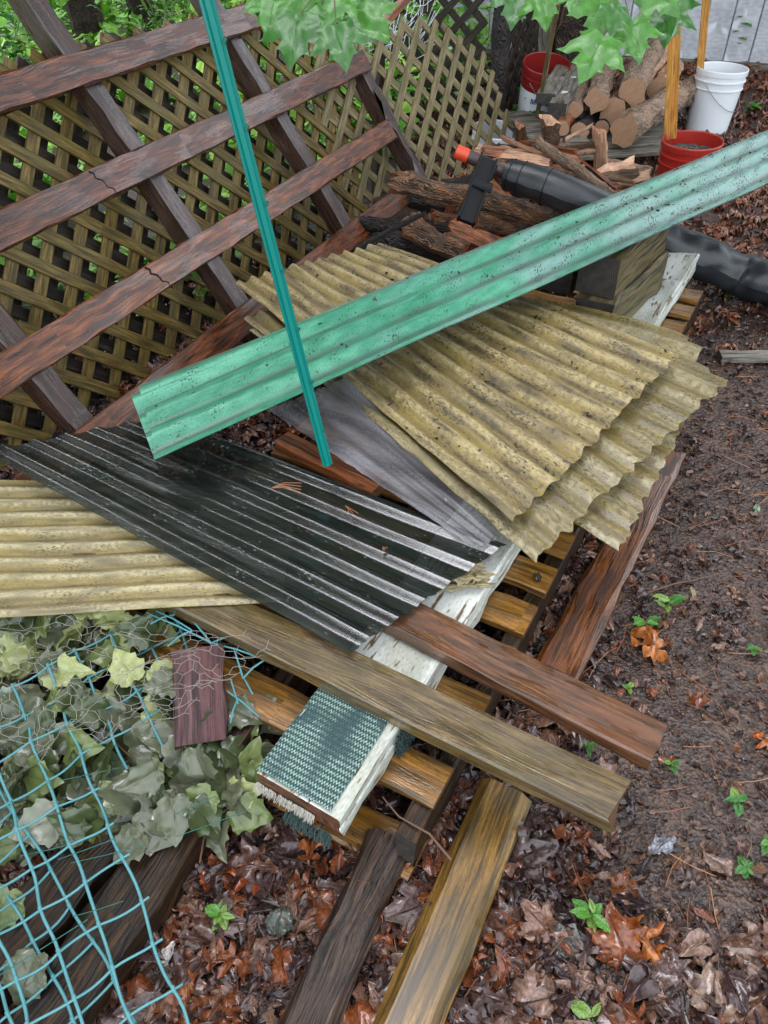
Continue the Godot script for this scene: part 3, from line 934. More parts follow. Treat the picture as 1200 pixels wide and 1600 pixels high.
func fences() -> void:
	var C := Vector3(0, 1.5, 0)
	# near lattice, doubled: one panel in front of another
	var U := Vector3(0.50919, -0.00970, -0.86060)
	var V := Vector3(-0.32998, 0.92132, -0.20562)
	var N := U.cross(V).normalized()
	var O := C - N * 2.4075
	var poly := PackedVector2Array([Vector2(0.3, -0.60), Vector2(3.30, -0.58), Vector2(3.66, 0.0), Vector2(3.62, 0.30), Vector2(3.2, 0.47), Vector2(0.3, 0.50)])
	var base := Vector3(-0.676, 0.000, -2.204)
	var t := thing("lattice_panel", base, "olive brown diagonal lattice panel leaning behind the dark frame", "lattice", "garden lattice panels")
	var w := 0.043
	lattice(t, O, U, V, poly, [[-1.0, 1.605 * (0.4204 - 0.07 * 5) - w / 2, 0.1123, 26, 0.0], [1.0, 1.605 * (0.632 - 0.0656 * 10) + w / 2, 0.1053, 30, 0.009]], w, 0.009, [M.lattice], M.end_brown, 0.0, 0.006)
	t = thing("lattice_panel", base + Vector3(-0.06, 0, -0.03), "dark weathered lattice panel standing close behind the olive one", "lattice", "garden lattice panels")
	lattice(t, O, U, V, poly, [[-1.0, 1.605 * (0.4204 - 0.07 * 5) - w / 2 - 0.050, 0.1123, 26, 0.0], [1.0, 1.605 * (0.632 - 0.0656 * 10) + w / 2 - 0.050, 0.1053, 30, 0.009]], w, 0.009, [M.lattice_dark], M.end_dark, -0.05, 0.01)
	# bottom rail of the near lattice, seen under its slats at the left
	t = thing("fence_post", Vector3(0.011, 0.000, -4.335), "rough dark stake ending the olive lattice panel", "post")
	beam("stake", Vector3(0.018, 0.000, -4.283), Vector3(0.059, 0.700, -4.570), 0.045, 0.04, M.darkwood, M.end_dark, {"rough": 0.004, "up": N}, t)
	# middle lattice, broken along the top and right
	var U2 := Vector3(0.635054, -0.019145, -0.772231)
	var V2 := Vector3(-0.274542, 0.928830, -0.248800)
	var N2 := U2.cross(V2).normalized()
	var D2 := 2.837
	var s2 := D2 / 1.5
	poly = PackedVector2Array([Vector2(2.85, -0.36), Vector2(3.65, -0.44), Vector2(4.42, -0.42), Vector2(4.50, -0.25), Vector2(4.37, 0.18), Vector2(3.98, 0.40), Vector2(3.50, 0.44), Vector2(2.9, 0.40)])
	t = thing("lattice_panel", Vector3(0.380, 0.000, -4.390), "pale grey brown broken lattice panel in front of the white bucket", "lattice", "garden lattice panels")
	lattice(t, C - N2 * D2, U2, V2, poly, [[1.0, s2 * 1.1614 - 0.109 * 4, 0.1090, 20, 0.0], [-1.0, s2 * 1.4761 - 0.105 * 9, 0.1050, 24, 0.010]], 0.040, 0.010, [M.lattice_grey], M.end_grey, 0.0, 0.025)
	# rear lattice: two dark upright panels either side of the stripped post
	var A := Vector3(0.004, 0.000, -5.643)
	var B := Vector3(0.713, 0.000, -5.459)
	for k in 2:
		var a: Vector3 = A if k == 0 else Vector3(0.810, 0.000, -5.391)
		var b: Vector3 = B if k == 0 else Vector3(1.202, 0.000, -6.024)
		var U3 := (b - a).normalized()
		var ln := a.distance_to(b)
		t = thing("lattice_panel", a.lerp(b, 0.5), ["dark upright lattice panel left of the stripped post", "dark upright lattice panel right of the stripped post"][k], "lattice", "garden lattice panels")
		lattice(t, a, U3, Vector3.UP, PackedVector2Array([Vector2(0, 0.03), Vector2(ln, 0.03), Vector2(ln, 1.75), Vector2(0, 1.75)]), [[1.0, -1.4, 0.105, 34, 0.0], [-1.0, 0.0, 0.105, 34, 0.009]], 0.042, 0.009, [M.lattice_dark], M.end_dark)
	# posts
	t = thing("fence_post", Vector3(0.813, 0.000, -5.420), "dark round post with its bark stripped bare near the top", "post")
	put("trunk", log_mesh(0.93, 0.062, TAU, M.bark_dark, M.bark_dark, M.end_dark, 31.0, {"rough": 0.12, "taper": 0.1}), Transform3D(Basis(Vector3.BACK, PI / 2), Vector3(0, -0.03, 0)), t)
	put("stripped_top", log_mesh(1.1, 0.055, TAU, M.wood_orange, M.wood_orange, M.end_brown, 37.0, {"rough": 0.06, "taper": 0.1}), Transform3D(Basis(Vector3.BACK, PI / 2), Vector3(0, 0.88, 0)), t)
	t = thing("stake", Vector3(1.366, 0.000, -6.297), "grey split stake standing between the red bucket and the big trunk", "stake")
	beam("pole", Vector3(1.252, 0.000, -5.984), Vector3(1.037, 0.930, -5.378), 0.085, 0.05, M.grey, M.end_grey, {"rough": 0.006, "up": Vector3(0, 0, 1)}, t)
	t = thing("lath", Vector3(1.029, 0.000, -5.175), "thin weathered lath leaning in front of the maroon bucket", "lath")
	beam("stick", Vector3(1.011, 0.060, -5.059), Vector3(0.960, 0.836, -4.546), 0.026, 0.012, M.lattice_grey, M.end_brown, {"rough": 0.002, "up": Vector3(-0.3, 0.2, 1)}, t)
	t = thing("lath", Vector3(0.055, 0.880, -3.772), "short red brown lath hanging above the middle lattice", "lath")
	beam("stick", Vector3(0.016, 0.892, -3.716), Vector3(0.273, 1.021, -4.308), 0.04, 0.03, M.wood_orange, M.end_brown, {"up": Vector3(-0.4, 0.6, 0.6)}, t)
	# wattle of dead stems beside the trunk
	t = thing("dead_stems", Vector3(1.079, 0.000, -5.932), "tangle of grey dead vine stems beside the dark lattice", "vine")
	var mb := MB.new()
	for k in 46:
		var p := Vector3(1.163, 0.000, -6.134) + Vector3(rng.randf_range(-0.22, 0.14), 0, rng.randf_range(-0.2, 0.12))
		var pts := []
		for q in 9: pts.append(p + Vector3(0.07 * sin(q * 1.1 + k), q * 0.17, 0.06 * cos(q * 0.9 + k * 2)))
		tube(mb, pts, 0.008, 5, 0.005)
	put("stems", mb.done(M.twig), Transform3D(Basis(), -t.position), t)
	# netting bundled on the fence behind the middle lattice
	mb = MB.new()
	var q0 := Vector3(0.119, 0.685, -5.085)
	for k in 120:
		var a := q0 + Vector3(rng.randf_range(-0.24, 0.2), rng.randf_range(-0.16, 0.26), rng.randf_range(-0.1, 0.1))
		var d := Vector3(0.5 + rng.randf_range(-0.6, 0.5), 0.7 + rng.randf_range(-0.5, 0.5), rng.randf_range(-0.3, 0.3)) * 0.09
		tube(mb, [a - d, a + Vector3(0.01, -0.012, 0.01), a + d], 0.0017, 4)
	tag(put("netting_bundle", mb.done(M.bucket_white)), "bundle of pale blue netting bunched on the fence", "netting")
	# the dark frame: boards nailed over stringers, leaning on the lattice
	var Pu := Vector3(0.45197, -0.00184, -0.89203)
	var Pv := Vector3(-0.50420, 0.82441, -0.25716)
	var Pn := Pu.cross(Pv).normalized()
	var PO := Vector3(-0.95514, 0.95515, -2.78515)
	var P := func(a: float, b: float, c: float) -> Vector3: return PO + Pu * a + Pv * b + Pn * c
	var fr := thing("wooden_frame", P.call(0.2, -1.0, 0.0), "big dark red brown board frame leaning against the lattice", "frame")
	var bd := [[-1.35, 1.16, 0.0, "pallet"], [-1.35, 1.70, -0.328, "pallet"], [-1.35, 1.60, -0.654, "pallet2"], [-1.35, 1.55, -0.939, "pallet2"], [-1.35, 1.0, 0.345, "pallet"]]
	var sdn := [11.0, 23.5, 31.0, 47.3, 52.0]
	var made: Array[MeshInstance3D] = []
	for k in 5:
		var b: Array = bd[k]
		var bo := beam("board", P.call(b[0], b[2], 0), P.call(b[1], b[2], 0), 0.098, 0.026, M[b[3]], M.end_dark, {"up": Pn, "rough": 0.0022, "jag": 0.02, "seed": sdn[k], "bev": 0.003}, fr)
		made.append(bo)
	for s in [[-0.853, -1.04, 0.5, 0.077], [0.0, -1.04, 0.5, 0.077], [0.838, -1.02, 0.5, 0.077], [1.637, -0.98, -0.30, 0.06]]:
		beam("stringer", P.call(s[0] + 0.038, s[1], -0.0275), P.call(s[0] + 0.038, s[2], -0.0275), s[3], 0.08, M.stringer, M.end_dark, {"up": Pn, "rough": 0.003 if s[3] > 0.07 else 0.008, "jag": 0.03, "bev": 0.004}, fr)
	# fractures across two boards
	for q in [[-0.235, -0.328, 1], [-0.28, -0.654, 2]]:
		mb = MB.new()
		var pts := []
		for k in 8: pts.append(P.call(q[0] + 0.045 * k / 7.0 + 0.007 * sin(k * 2.3), q[1] + 0.044 - 0.088 * k / 7.0, 0.0012))
		tube(mb, pts, 0.0035, 4, 0.002)
		put("crack", mb.done(M.black_metal), (Transform3D(Basis(), fr.position) * made[q[2]].transform).affine_inverse(), made[q[2]])


func backyard() -> void:
	# house wall of grooved boards
	var a := Vector3(2.486, 0.000, -7.313)
	var b := Vector3(3.306, 0.000, -7.006)
	var d := (b - a).normalized()
	var nrm := Vector3(-d.z, 0, d.x)
	if nrm.z < 0: nrm = -nrm
	var t := thing("house_wall", a, "grey grooved board wall of the house behind the yard", "wall")
	var bw := 0.203
	for k in range(-9, 22):
		var p := a + d * (bw * k) + Vector3(0, 0.02, 0)
		beam("panel", p, p + Vector3(0, 2.9, 0), bw - 0.009, 0.03, M.siding, M.siding, {"up": nrm, "rough": 0.0006, "bev": 0.006, "seg": 3, "seed": k * 3.7 + 60}, t)
	beam("backing", a + d * -1.9 - nrm * 0.034, a + d * 4.5 - nrm * 0.034, 2.9, 0.05, M.siding, M.siding, {"up": nrm, "seg": 2}, t).position.y += 1.47
	beam("sill_board", a + d * -1.9 + nrm * 0.03 + Vector3(0, 0.035, 0), a + d * 4.5 + nrm * 0.03 + Vector3(0, 0.035, 0), 0.05, 0.06, M.grey, M.end_grey, {"rough": 0.003}, t)
	# trees
	var TR := [
		[Vector3(-2.758, 0.000, -8.563), 0.17, "thick brown trunk rising behind the top left of the frame", 51.0],
		[Vector3(-2.375, 0.000, -9.218), 0.13, "slimmer trunk to the right of the thick one behind the lattice", 61.0],
		[Vector3(1.503, 0.143, -6.217) * Vector3(1, 0, 1), 0.20, "wide dark trunk behind the log stack", 71.0],
		[Vector3(-3.755, 0.000, -9.986), 0.06, "thin dark sapling trunk near the top left corner", 81.0],
		[Vector3(-1.473, -0.000, -9.898), 0.05, "thin trunk of a young tree behind the upper board", 91.0],
		[Vector3(-4.6, 0, -2.6), 0.16, "tree of the woods out to the left of the leaning frame", 95.0], [Vector3(-5.2, 0, 1.2), 0.18, "tree of the woods standing left of and behind the viewer", 97.0],
		[Vector3(1.2, 0, -10.5), 0.18, "tree far behind the log stack beyond the rear lattice", 99.0], [Vector3(6.4, 0, -2.0), 0.18, "tree on the right hand side of the yard beyond the soil path", 101.0], [Vector3(-3.4, 0, -11.5), 0.2, "broad tree deepest in the woods behind the lattice", 103.0]]
	var crown_leaf := leaf_mesh("ovate", 1.0, 0.2, 0.4, 0.1, 55.0, M.under_leaf, 0)
	for q in TR:
		var tr := thing("tree", q[0], q[2], "tree", "trees behind the fence")
		put("trunk", log_mesh(8.5, q[1], TAU, M.bark_tree if q[1] < 0.25 else M.bark_dark, M.bark_tree, M.log_end, q[3], {"rough": 0.18, "taper": 0.35, "seg": 50}), Transform3D(Basis(Vector3.BACK, PI / 2 + 0.03), Vector3(0, -0.1, 0)), tr)
		var mb := MB.new()
		for k in 6:
			var y := 5.0 + k * 0.5
			var g := k * 2.2
			var e := Vector3(cos(g), 0.5, sin(g))
			tube(mb, [Vector3(-0.1, y, 0), Vector3(-0.1, y, 0) + e * 0.6, Vector3(-0.1, y + 0.1, 0) + e * 1.3], q[1] * 0.25, 6, q[1] * 0.08)
		put("limb", mb.done(M.bark_tree), Transform3D(), tr)
		var cr := MultiMesh.new()
		cr.transform_format = MultiMesh.TRANSFORM_3D
		cr.use_colors = true
		cr.mesh = crown_leaf
		var n: int = 2600 if q[1] > 0.1 else 500
		cr.instance_count = n
		var rad: float = 3.0 if q[1] > 0.1 else 1.2
		for k in n:
			var e := Vector3(rng.randfn(0, 0.5), rng.randfn(0, 0.55), rng.randfn(0, 0.5)).limit_length(1.15) * rad
			e += Vector3(nz.get_noise_2d(k * 0.01, 3.0), nz.get_noise_2d(k * 0.01, 9.0), nz.get_noise_2d(k * 0.01, 19.0)) * 0.9
			cr.set_instance_transform(k, Transform3D(Basis.from_euler(Vector3(rng.randfn(0, 0.6), rng.randf() * TAU, rng.randfn(0, 0.6))).scaled(Vector3.ONE * rng.randf_range(0.22, 0.42)), Vector3(0, 7.2 if q[1] > 0.1 else 4.6, 0) + e))
			cr.set_instance_color(k, [lin(84, 134, 46), lin(104, 152, 56), lin(70, 112, 42)][k % 3])
		var co := MultiMeshInstance3D.new()
		co.name = "crown"
		co.multimesh = cr
		tr.add_child(co)
		co.set_meta("kind", "stuff")
	# buckets
	var wb := bucket("bucket", Vector3(2.208, 0.000, -5.311), Vector3(0.02, 0.3, -0.02), 0.152, 0.375, M.bucket_white, "white bucket holding a wooden stake beside the house")
	wb.name = numbered("bucket")
	t = thing("stake", wb.position + Vector3(-0.09, 0.01, 0), "planed wooden stake standing in the white bucket", "stake")
	beam("pole", Vector3(2.160, 0.020, -5.388), Vector3(1.960, 0.952, -5.262), 0.045, 0.03, M.stick, M.end_brown, {"up": Vector3(-0.35, 0.1, 1), "rough": 0.0006}, t)
	var rb := bucket("bucket", Vector3(1.660, 0.300, -4.122) + Vector3(0, -0.37, 0), Vector3(0.0, 1.2, 0.03), 0.15, 0.37, M.bucket_red, "red bucket of gravel with a wooden stake behind the green sheet")
	var mb2 := MB.new()
	var f := mb2.add(Vector3(0, 0.315, 0), Vector3.UP, Vector2(0.5, 0.5))
	for r in [0.05, 0.1, 0.143]:
		for j in 24: mb2.add(Vector3(cos(TAU * j / 24) * r, 0.32 - r * 0.12 + rng.randf_range(-0.004, 0.004), sin(TAU * j / 24) * r), Vector3.UP, Vector2.ZERO, lin(120, 116, 110))
	for j in 24:
		mb2.t3(f, f + 1 + (j + 1) % 24, f + 1 + j)
		for r in 2: mb2.q4(f + 1 + r * 24 + j, f + 1 + r * 24 + (j + 1) % 24, f + 25 + r * 24 + (j + 1) % 24, f + 25 + r * 24 + j)
	put("fill", mb2.done(M.gravel), Transform3D(), rb)
	var gx := []
	var gc := PackedColorArray()
	for k in 700:
		var rr := sqrt(rng.randf()) * 0.136
		var g := rng.randf() * TAU
		gx.append(Transform3D(Basis.from_euler(Vector3(rng.randf() * 6, rng.randf() * 6, rng.randf() * 6)).scaled(Vector3.ONE * rng.randf_range(0.6, 1.3)), rb.position + Vector3(cos(g) * rr, 0.321 - rr * 0.1, sin(g) * rr)))
		var v := rng.randi_range(90, 190)
		gc.append(lin(v, v - 4, v - 8))
	var sp := SphereMesh.new()
	sp.radius = 0.005
	sp.height = 0.008
	sp.radial_segments = 6
	sp.rings = 3
	sp.material = M.gravel
	scatter("gravel", sp, gx, gc, "grey gravel filling the red bucket", "gravel")
	t = thing("stake", rb.position + Vector3(-0.1, 0.01, 0.02), "doubled planed wooden stake standing in the red gravel bucket", "stake")
	beam("pole", Vector3(1.596, 0.270, -4.235), Vector3(1.399, 1.074, -4.113), 0.034, 0.036, M.stick, M.end_brown, {"up": Vector3(-0.35, 0.1, 1), "rough": 0.0006}, t)
	beam("pole", Vector3(1.556, 0.270, -4.216), Vector3(1.384, 1.072, -4.138), 0.030, 0.030, M.stick, M.end_brown, {"up": Vector3(-0.35, 0.1, 1), "rough": 0.0006}, t)
	var mbk := bucket("bucket", Vector3(1.102, 0.040, -5.514), Vector3(0.24, 0.4, 0.04), 0.15, 0.37, M.bucket_maroon, "maroon bucket with a white printed lower half beside the log stack")
	var lb := put("label", lathe([Vector2(0.1315, 0.02), Vector2(0.1435, 0.235)], M.bucket_white), Transform3D(), mbk)
	var tm := TextMesh.new()
	tm.text = "Mobil"
	tm.font_size = 32
	tm.pixel_size = 0.0014
	tm.depth = 0.0015
	var sf := SystemFont.new()
	sf.font_names = PackedStringArray(["Droid Sans"])
	sf.font_weight = 700
	tm.font = sf
	tm.material = M.print_blue
	put("lettering", tm, Transform3D(Basis(Vector3.UP, -0.62).rotated(Vector3.RIGHT, 0.0), Vector3(-0.084, 0.19, 0.1195)), lb)
	bucket("bucket", Vector3(0.751, 0.117, -5.135) + Vector3(0, -0.37, 0.03), Vector3(0.12, 0.2, -0.06), 0.152, 0.37, M.bucket_white, "white bucket half hidden behind the broken lattice")
	# rear pallets carrying the logs
	var pd := (Vector3(1.763, 0.100, -4.762) - Vector3(1.124, 0.100, -4.692)).normalized()
	var pb := Vector3(pd.z, 0, -pd.x)
	if pb.z > 0: pb = -pb
	t = thing("pallet", Vector3(1.512, 0.000, -4.950), "grey weathered pallet under the stacked logs", "pallet")
	for k in 7:
		var o: Vector3 = Vector3(1.047, 0.130, -4.467) + pb * (k * 0.15)
		beam("deck_board", o - pd * 0.12, o + pd * 0.86, 0.10, 0.02, M.grey, M.end_grey, {"rough": 0.002, "seed": k * 7.0}, t)
	for k in 3:
		var o := Vector3(1.065, 0.106, -4.546) + pd * (-0.08 + k * 0.44)
		beam("stringer", o - pb * 0.05, o + pb * 0.98, 0.04, 0.09, M.grey, M.end_grey, {"rough": 0.002}, t)
	for k in 2:
		var o := Vector3(1.134, 0.016, -4.839) + pb * (k * 0.7)
		beam("bottom_board", o - pd * 0.12, o + pd * 0.86, 0.09, 0.015, M.grey, M.end_grey, {"rough": 0.002, "seed": k * 7.0}, t)
	t = thing("pallet", Vector3(1.128, 0.000, -5.407), "small pale slatted pallet beside the maroon bucket", "pallet")
	for k in 5:
		var o := Vector3(0.917, 0.200, -4.483) + pb * (k * 0.11) + Vector3(0, 0.0, 0)
		beam("deck_board", o - pd * 0.02, o + pd * 0.30, 0.075, 0.02, M.grey, M.end_grey, {"rough": 0.002, "seed": 30 + k * 7.0}, t)
	for k in 2:
		var o := Vector3(0.934, 0.176, -4.566) + pd * (0.02 + k * 0.23)
		beam("stringer", o - pb * 0.02, o + pb * 0.5, 0.04, 0.17, M.grey, M.end_grey, {"rough": 0.002}, t)
	# stacked logs and two sawn timbers
	round_log(Vector3(1.298, 0.335, -4.765), Vector3(1.604, 0.377, -5.753), 0.066, "bark_grey", "pale round log in the middle of the stack facing the camera", {"rough": 0.26})
	round_log(Vector3(1.511, 0.367, -4.822), Vector3(1.890, 0.420, -5.725), 0.075, "bark_grey", "brown round log on top of the stack with a hollow end", {"rough": 0.26})
	round_log(Vector3(1.413, 0.242, -4.517), Vector3(2.066, 0.228, -5.412), 0.081, "bark_grey", "largest pale log at the right front of the stack", {"rough": 0.26, "taper": 0.0})
	round_log(Vector3(1.412, 0.259, -4.776), Vector3(1.743, 0.259, -5.645), 0.070, "bark_brown", "dark round log under the hollow one in the stack", {"rough": 0.26})
	round_log(Vector3(1.167, 0.297, -4.730), Vector3(1.446, 0.316, -5.697), 0.044, "bark_grey", "thin round log beside the two grey timbers")
	round_log(Vector3(1.071, 0.251, -4.552), Vector3(1.219, 0.233, -5.010), 0.041, "wood_orange", "short yellow brown log low in the stack")
	round_log(Vector3(1.179, 0.218, -4.590), Vector3(1.473, 0.160, -5.282), 0.051, "bark_dark", "blackened log at the bottom left of the stack")
	round_log(Vector3(1.347, 0.187, -4.765), Vector3(1.597, 0.146, -5.405), 0.046, "bark_dark", "small dark log at the bottom of the stack")
	round_log(Vector3(1.670, 0.338, -5.201), Vector3(2.047, 0.345, -5.994), 0.064, "wood_tan", "bare pale log at the back of the stack near the house")
	round_log(Vector3(1.827, 0.265, -5.270), Vector3(2.116, 0.254, -5.911), 0.069, "wood_tan", "ragged pale log at the right rear of the stack")
	t = thing("timber", Vector3(1.016, 0.342, -4.839), "short grey sawn timber at the left end of the log stack", "timber")
	beam("block", Vector3(1.010, 0.366, -4.820), Vector3(1.273, 0.367, -5.540), 0.115, 0.055, M.grey, M.end_dark, {"rough": 0.002}, t)
	t = thing("timber", Vector3(1.038, 0.297, -4.662), "long grey sawn timber with two stapled tags in the log stack", "timber")
	var ta := Vector3(1.054, 0.348, -4.668)
	var tb := Vector3(1.416, 0.366, -5.675)
	beam("block", ta, tb, 0.105, 0.10, M.grey, M.end_dark, {"rough": 0.002}, t)
	for k in 2:
		var s := beam("tag", ta.lerp(tb, 0.20 + k * 0.34) + Vector3(0, 0.002, 0), ta.lerp(tb, 0.25 + k * 0.34) + Vector3(0, 0.002, 0), 0.035, 0.001, M.foil, M.foil, {"rough": 0.001, "bev": 0.0004}, t)
		s.name = ["tag", "tag_001"][k]


func firewood() -> void:
	# the near end of the heap
	split_log(Vector3(0.085, 0.360, -3.352), Vector3(0.794, 0.300, -3.026), 0.058, 4.4, 0.9, "red", "longest bark covered log lying across the front of the wood heap", {"squash": 0.95})
	split_log(Vector3(-0.066, 0.170, -3.417), Vector3(0.329, 0.200, -3.198), 0.055, 4.0, 1.0, "dark", "dark red split log under the left end of the long one")
	split_log(Vector3(0.122, 0.220, -3.218), Vector3(0.365, 0.170, -3.039), 0.06, 3.6, 0.2, "red", "rotten orange log nearest the tan sheet")
	split_log(Vector3(0.246, 0.250, -3.241), Vector3(0.462, 0.220, -3.253), 0.06, 3.2, 1.4, "red", "short orange split block left of the black bracket")
	split_log(Vector3(0.311, 0.240, -3.212), Vector3(0.540, 0.220, -3.002), 0.038, 2.6, 2.4, "red", "narrow orange wedge below the black bracket")
	split_log(Vector3(0.421, 0.260, -3.153), Vector3(0.730, 0.200, -3.186), 0.06, 3.4, 0.7, "red", "flaky orange slab under the long bark log")
	split_log(Vector3(-0.008, 0.160, -3.613), Vector3(0.172, 0.160, -3.860), 0.05, 3.0, 0.2, "dark", "dark chunk under the end of the long bark log")
	split_log(Vector3(-0.076, 0.260, -2.946), Vector3(0.202, 0.340, -3.092), 0.015, 3.0, 0.0, "dark", "thin dark stick propped across the front of the heap")
	split_log(Vector3(0.003, 0.120, -3.294), Vector3(0.313, 0.120, -3.171), 0.07, 3.6, 0.6, "dark", "dark wet log half under the tan sheet")
	split_log(Vector3(0.397, 0.140, -3.173), Vector3(0.733, 0.120, -3.145), 0.07, 3.6, 1.9, "dark", "dark log at the bottom of the heap behind the green sheet")
	# the pale far part
	split_log(Vector3(0.575, 0.380, -3.703), Vector3(0.811, 0.380, -3.573), 0.055, 2.2, 1.8, "tan", "flat topped pale slab at the upper left of the heap", {"squash": 0.6})
	split_log(Vector3(0.738, 0.440, -3.637), Vector3(1.052, 0.300, -3.343), 0.042, 2.8, 0.5, "tan", "long pale split stick sloping down to the right")
	split_log(Vector3(0.639, 0.380, -3.642), Vector3(1.027, 0.270, -3.383), 0.04, 2.4, 2.2, "pink", "long pinkish stick lying left of the sloping pale one")
	split_log(Vector3(0.890, 0.360, -3.987), Vector3(1.073, 0.310, -3.393), 0.026, 3.0, 1.2, "dark", "thin dark barked stick lying over the pale ones")
	split_log(Vector3(0.867, 0.300, -3.887), Vector3(0.814, 0.500, -3.771), 0.058, 2.4, 1.2, "tan", "upright pale split block at the back of the heap", {"squash": 0.6, "taper": -0.15})
	split_log(Vector3(1.097, 0.240, -3.773), Vector3(1.039, 0.460, -3.746), 0.05, 2.8, 1.7, "pink", "upright pinkish block on the right of the heap", {"squash": 0.7})
	split_log(Vector3(0.698, 0.360, -3.799), Vector3(0.667, 0.500, -3.692), 0.032, 3.2, 1.0, "red", "small orange block standing beside the white bucket", {"taper": 0.0})
	split_log(Vector3(1.021, 0.270, -3.599), Vector3(1.239, 0.300, -3.704), 0.055, 2.6, 2.6, "tan", "fan shaped tan block at the right end of the heap")
	split_log(Vector3(0.987, 0.220, -3.760), Vector3(1.323, 0.200, -3.822), 0.055, 3.0, 0.9, "tan", "pale slab lying at the right foot of the heap")
	split_log(Vector3(0.505, 0.320, -3.910), Vector3(0.801, 0.340, -3.898), 0.03, 4.0, 0.0, "dark", "dark thin branch lying at the back of the heap")
	split_log(Vector3(0.590, 0.260, -3.882), Vector3(0.871, 0.260, -3.675), 0.06, 3.0, 0.5, "pink", "broad pinkish slab beneath the flat topped one")
	split_log(Vector3(0.906, 0.300, -3.731), Vector3(1.019, 0.240, -3.567), 0.045, 3.0, 1.5, "pink", "short pink wedge between the long sticks")
	split_log(Vector3(0.772, 0.310, -3.637), Vector3(0.944, 0.260, -3.515), 0.045, 2.6, 2.9, "tan", "short pale wedge above the black roll")
	split_log(Vector3(0.544, 0.220, -3.748), Vector3(0.650, 0.160, -3.567), 0.05, 3.0, 2.0, "red", "orange chunk showing beside the black bracket")
	split_log(Vector3(0.996, 0.150, -3.829), Vector3(1.279, 0.140, -3.792), 0.075, 3.4, 0.4, "pink", "thick pinkish log at the base of the heap")
	split_log(Vector3(0.641, 0.120, -3.941), Vector3(0.982, 0.140, -4.000), 0.085, 3.8, 0.2, "dark", "thick dark log at the base of the heap")
	split_log(Vector3(0.337, 0.120, -3.872), Vector3(0.654, 0.120, -4.035), 0.08, 3.6, 0.2, "dark", "dark log behind the long bark log")
	split_log(Vector3(0.177, 0.120, -3.812), Vector3(0.355, 0.120, -3.696), 0.07, 3.6, 1.2, "dark", "dark rotten log below the long bark log")
	split_log(Vector3(0.984, 0.300, -4.127), Vector3(1.158, 0.340, -4.260), 0.02, 3.0, 0.7, "pink", "little broken splinter behind the upright blocks")
	split_log(Vector3(1.158, 0.240, -3.901), Vector3(1.429, 0.160, -4.032), 0.045, 2.8, 0.4, "tan", "pale wedge at the far right of the heap")
	var spots := [[Vector3(0.773, 0.400, -3.639), "left of the upright pale block"], [Vector3(0.964, 0.360, -3.758), "between the two upright blocks"], [Vector3(1.112, 0.270, -3.600), "below the fan shaped tan block"], [Vector3(0.782, 0.330, -3.574), "just above the black roll"], [Vector3(0.628, 0.360, -3.653), "in front of the small orange block"], [Vector3(0.939, 0.290, -3.511), "near the lower ends of the long sloping sticks"]]
	for k in 18:
		var s: Array = spots[k / 3]
		var c: Vector3 = s[0] + Vector3(rng.randf_range(-0.09, 0.09), 0.012 * (k % 3), rng.randf_range(-0.09, 0.07))
		var d := Vector3(1, rng.randf_range(-0.35, 0.1), rng.randf_range(-0.5, 0.9)).normalized() * rng.randf_range(0.09, 0.18)
		split_log(c - d, c + d, rng.randf_range(0.018, 0.034), rng.randf_range(1.8, 3.2), rng.randf() * 6.0, ["pink", "tan", "red"][k % 3], ["thin pinkish split stick lying loose ", "thin pale tan split stick lying loose ", "thin orange split stick lying loose "][k % 3] + s[1], {"squash": 0.7})
	# roll of landscape fabric with its black bracket and orange capped core
	var t := thing("fabric_roll", Vector3(1.166, 0.000, -3.963), "long sagging roll of black ground fabric lying over the firewood", "fabric roll")
	var pts := [Vector3(0.533, 0.481, -3.108), Vector3(0.658, 0.462, -3.037), Vector3(0.803, 0.422, -2.972), Vector3(0.975, 0.345, -2.943), Vector3(1.179, 0.251, -2.951), Vector3(1.347, 0.183, -2.930), Vector3(1.492, 0.128, -2.920), Vector3(1.588, 0.110, -2.863), Vector3(1.682, 0.085, -2.840)]
	var rad := [0.060, 0.066, 0.068, 0.075, 0.085, 0.090, 0.092, 0.094, 0.09]
	var mb := MB.new()
	var ns := 22
	var sm := []
	for k in 49:
		var q := k / 48.0 * 8.0
		var i := mini(int(q), 7)
		sm.append([(pts[i] as Vector3).cubic_interpolate(pts[i + 1], pts[maxi(i - 1, 0)], pts[mini(i + 2, 8)], q - i), lerpf(rad[i], rad[i + 1], q - i)])
	for k in 49:
		var dd: Vector3 = (sm[mini(k + 1, 48)][0] - sm[maxi(k - 1, 0)][0]).normalized()
		var s := dd.cross(Vector3.UP).normalized()
		var u := s.cross(dd)
		for j in ns + 1:
			var g := TAU * j / ns
			var rr: float = sm[k][1] * (1 + 0.16 * smoothstep(12, 30, k) * nz.get_noise_3d(cos(g) * 0.8, sin(g) * 0.8, k * 0.22) + 0.05 * smoothstep(12, 30, k) * nz.get_noise_3d(cos(g) * 2, sin(g) * 2, k * 0.5))
			mb.add(sm[k][0] + s * cos(g) * rr + u * sin(g) * rr * (1.0 - 0.12 * smoothstep(14, 30, k)), Vector3.UP, Vector2(float(j) / ns, k / 24.0))
	for k in 48:
		for j in ns:
			var q := k * (ns + 1) + j
			mb.q4(q, q + 1, q + ns + 2, q + ns + 1)
	mb.smooth()
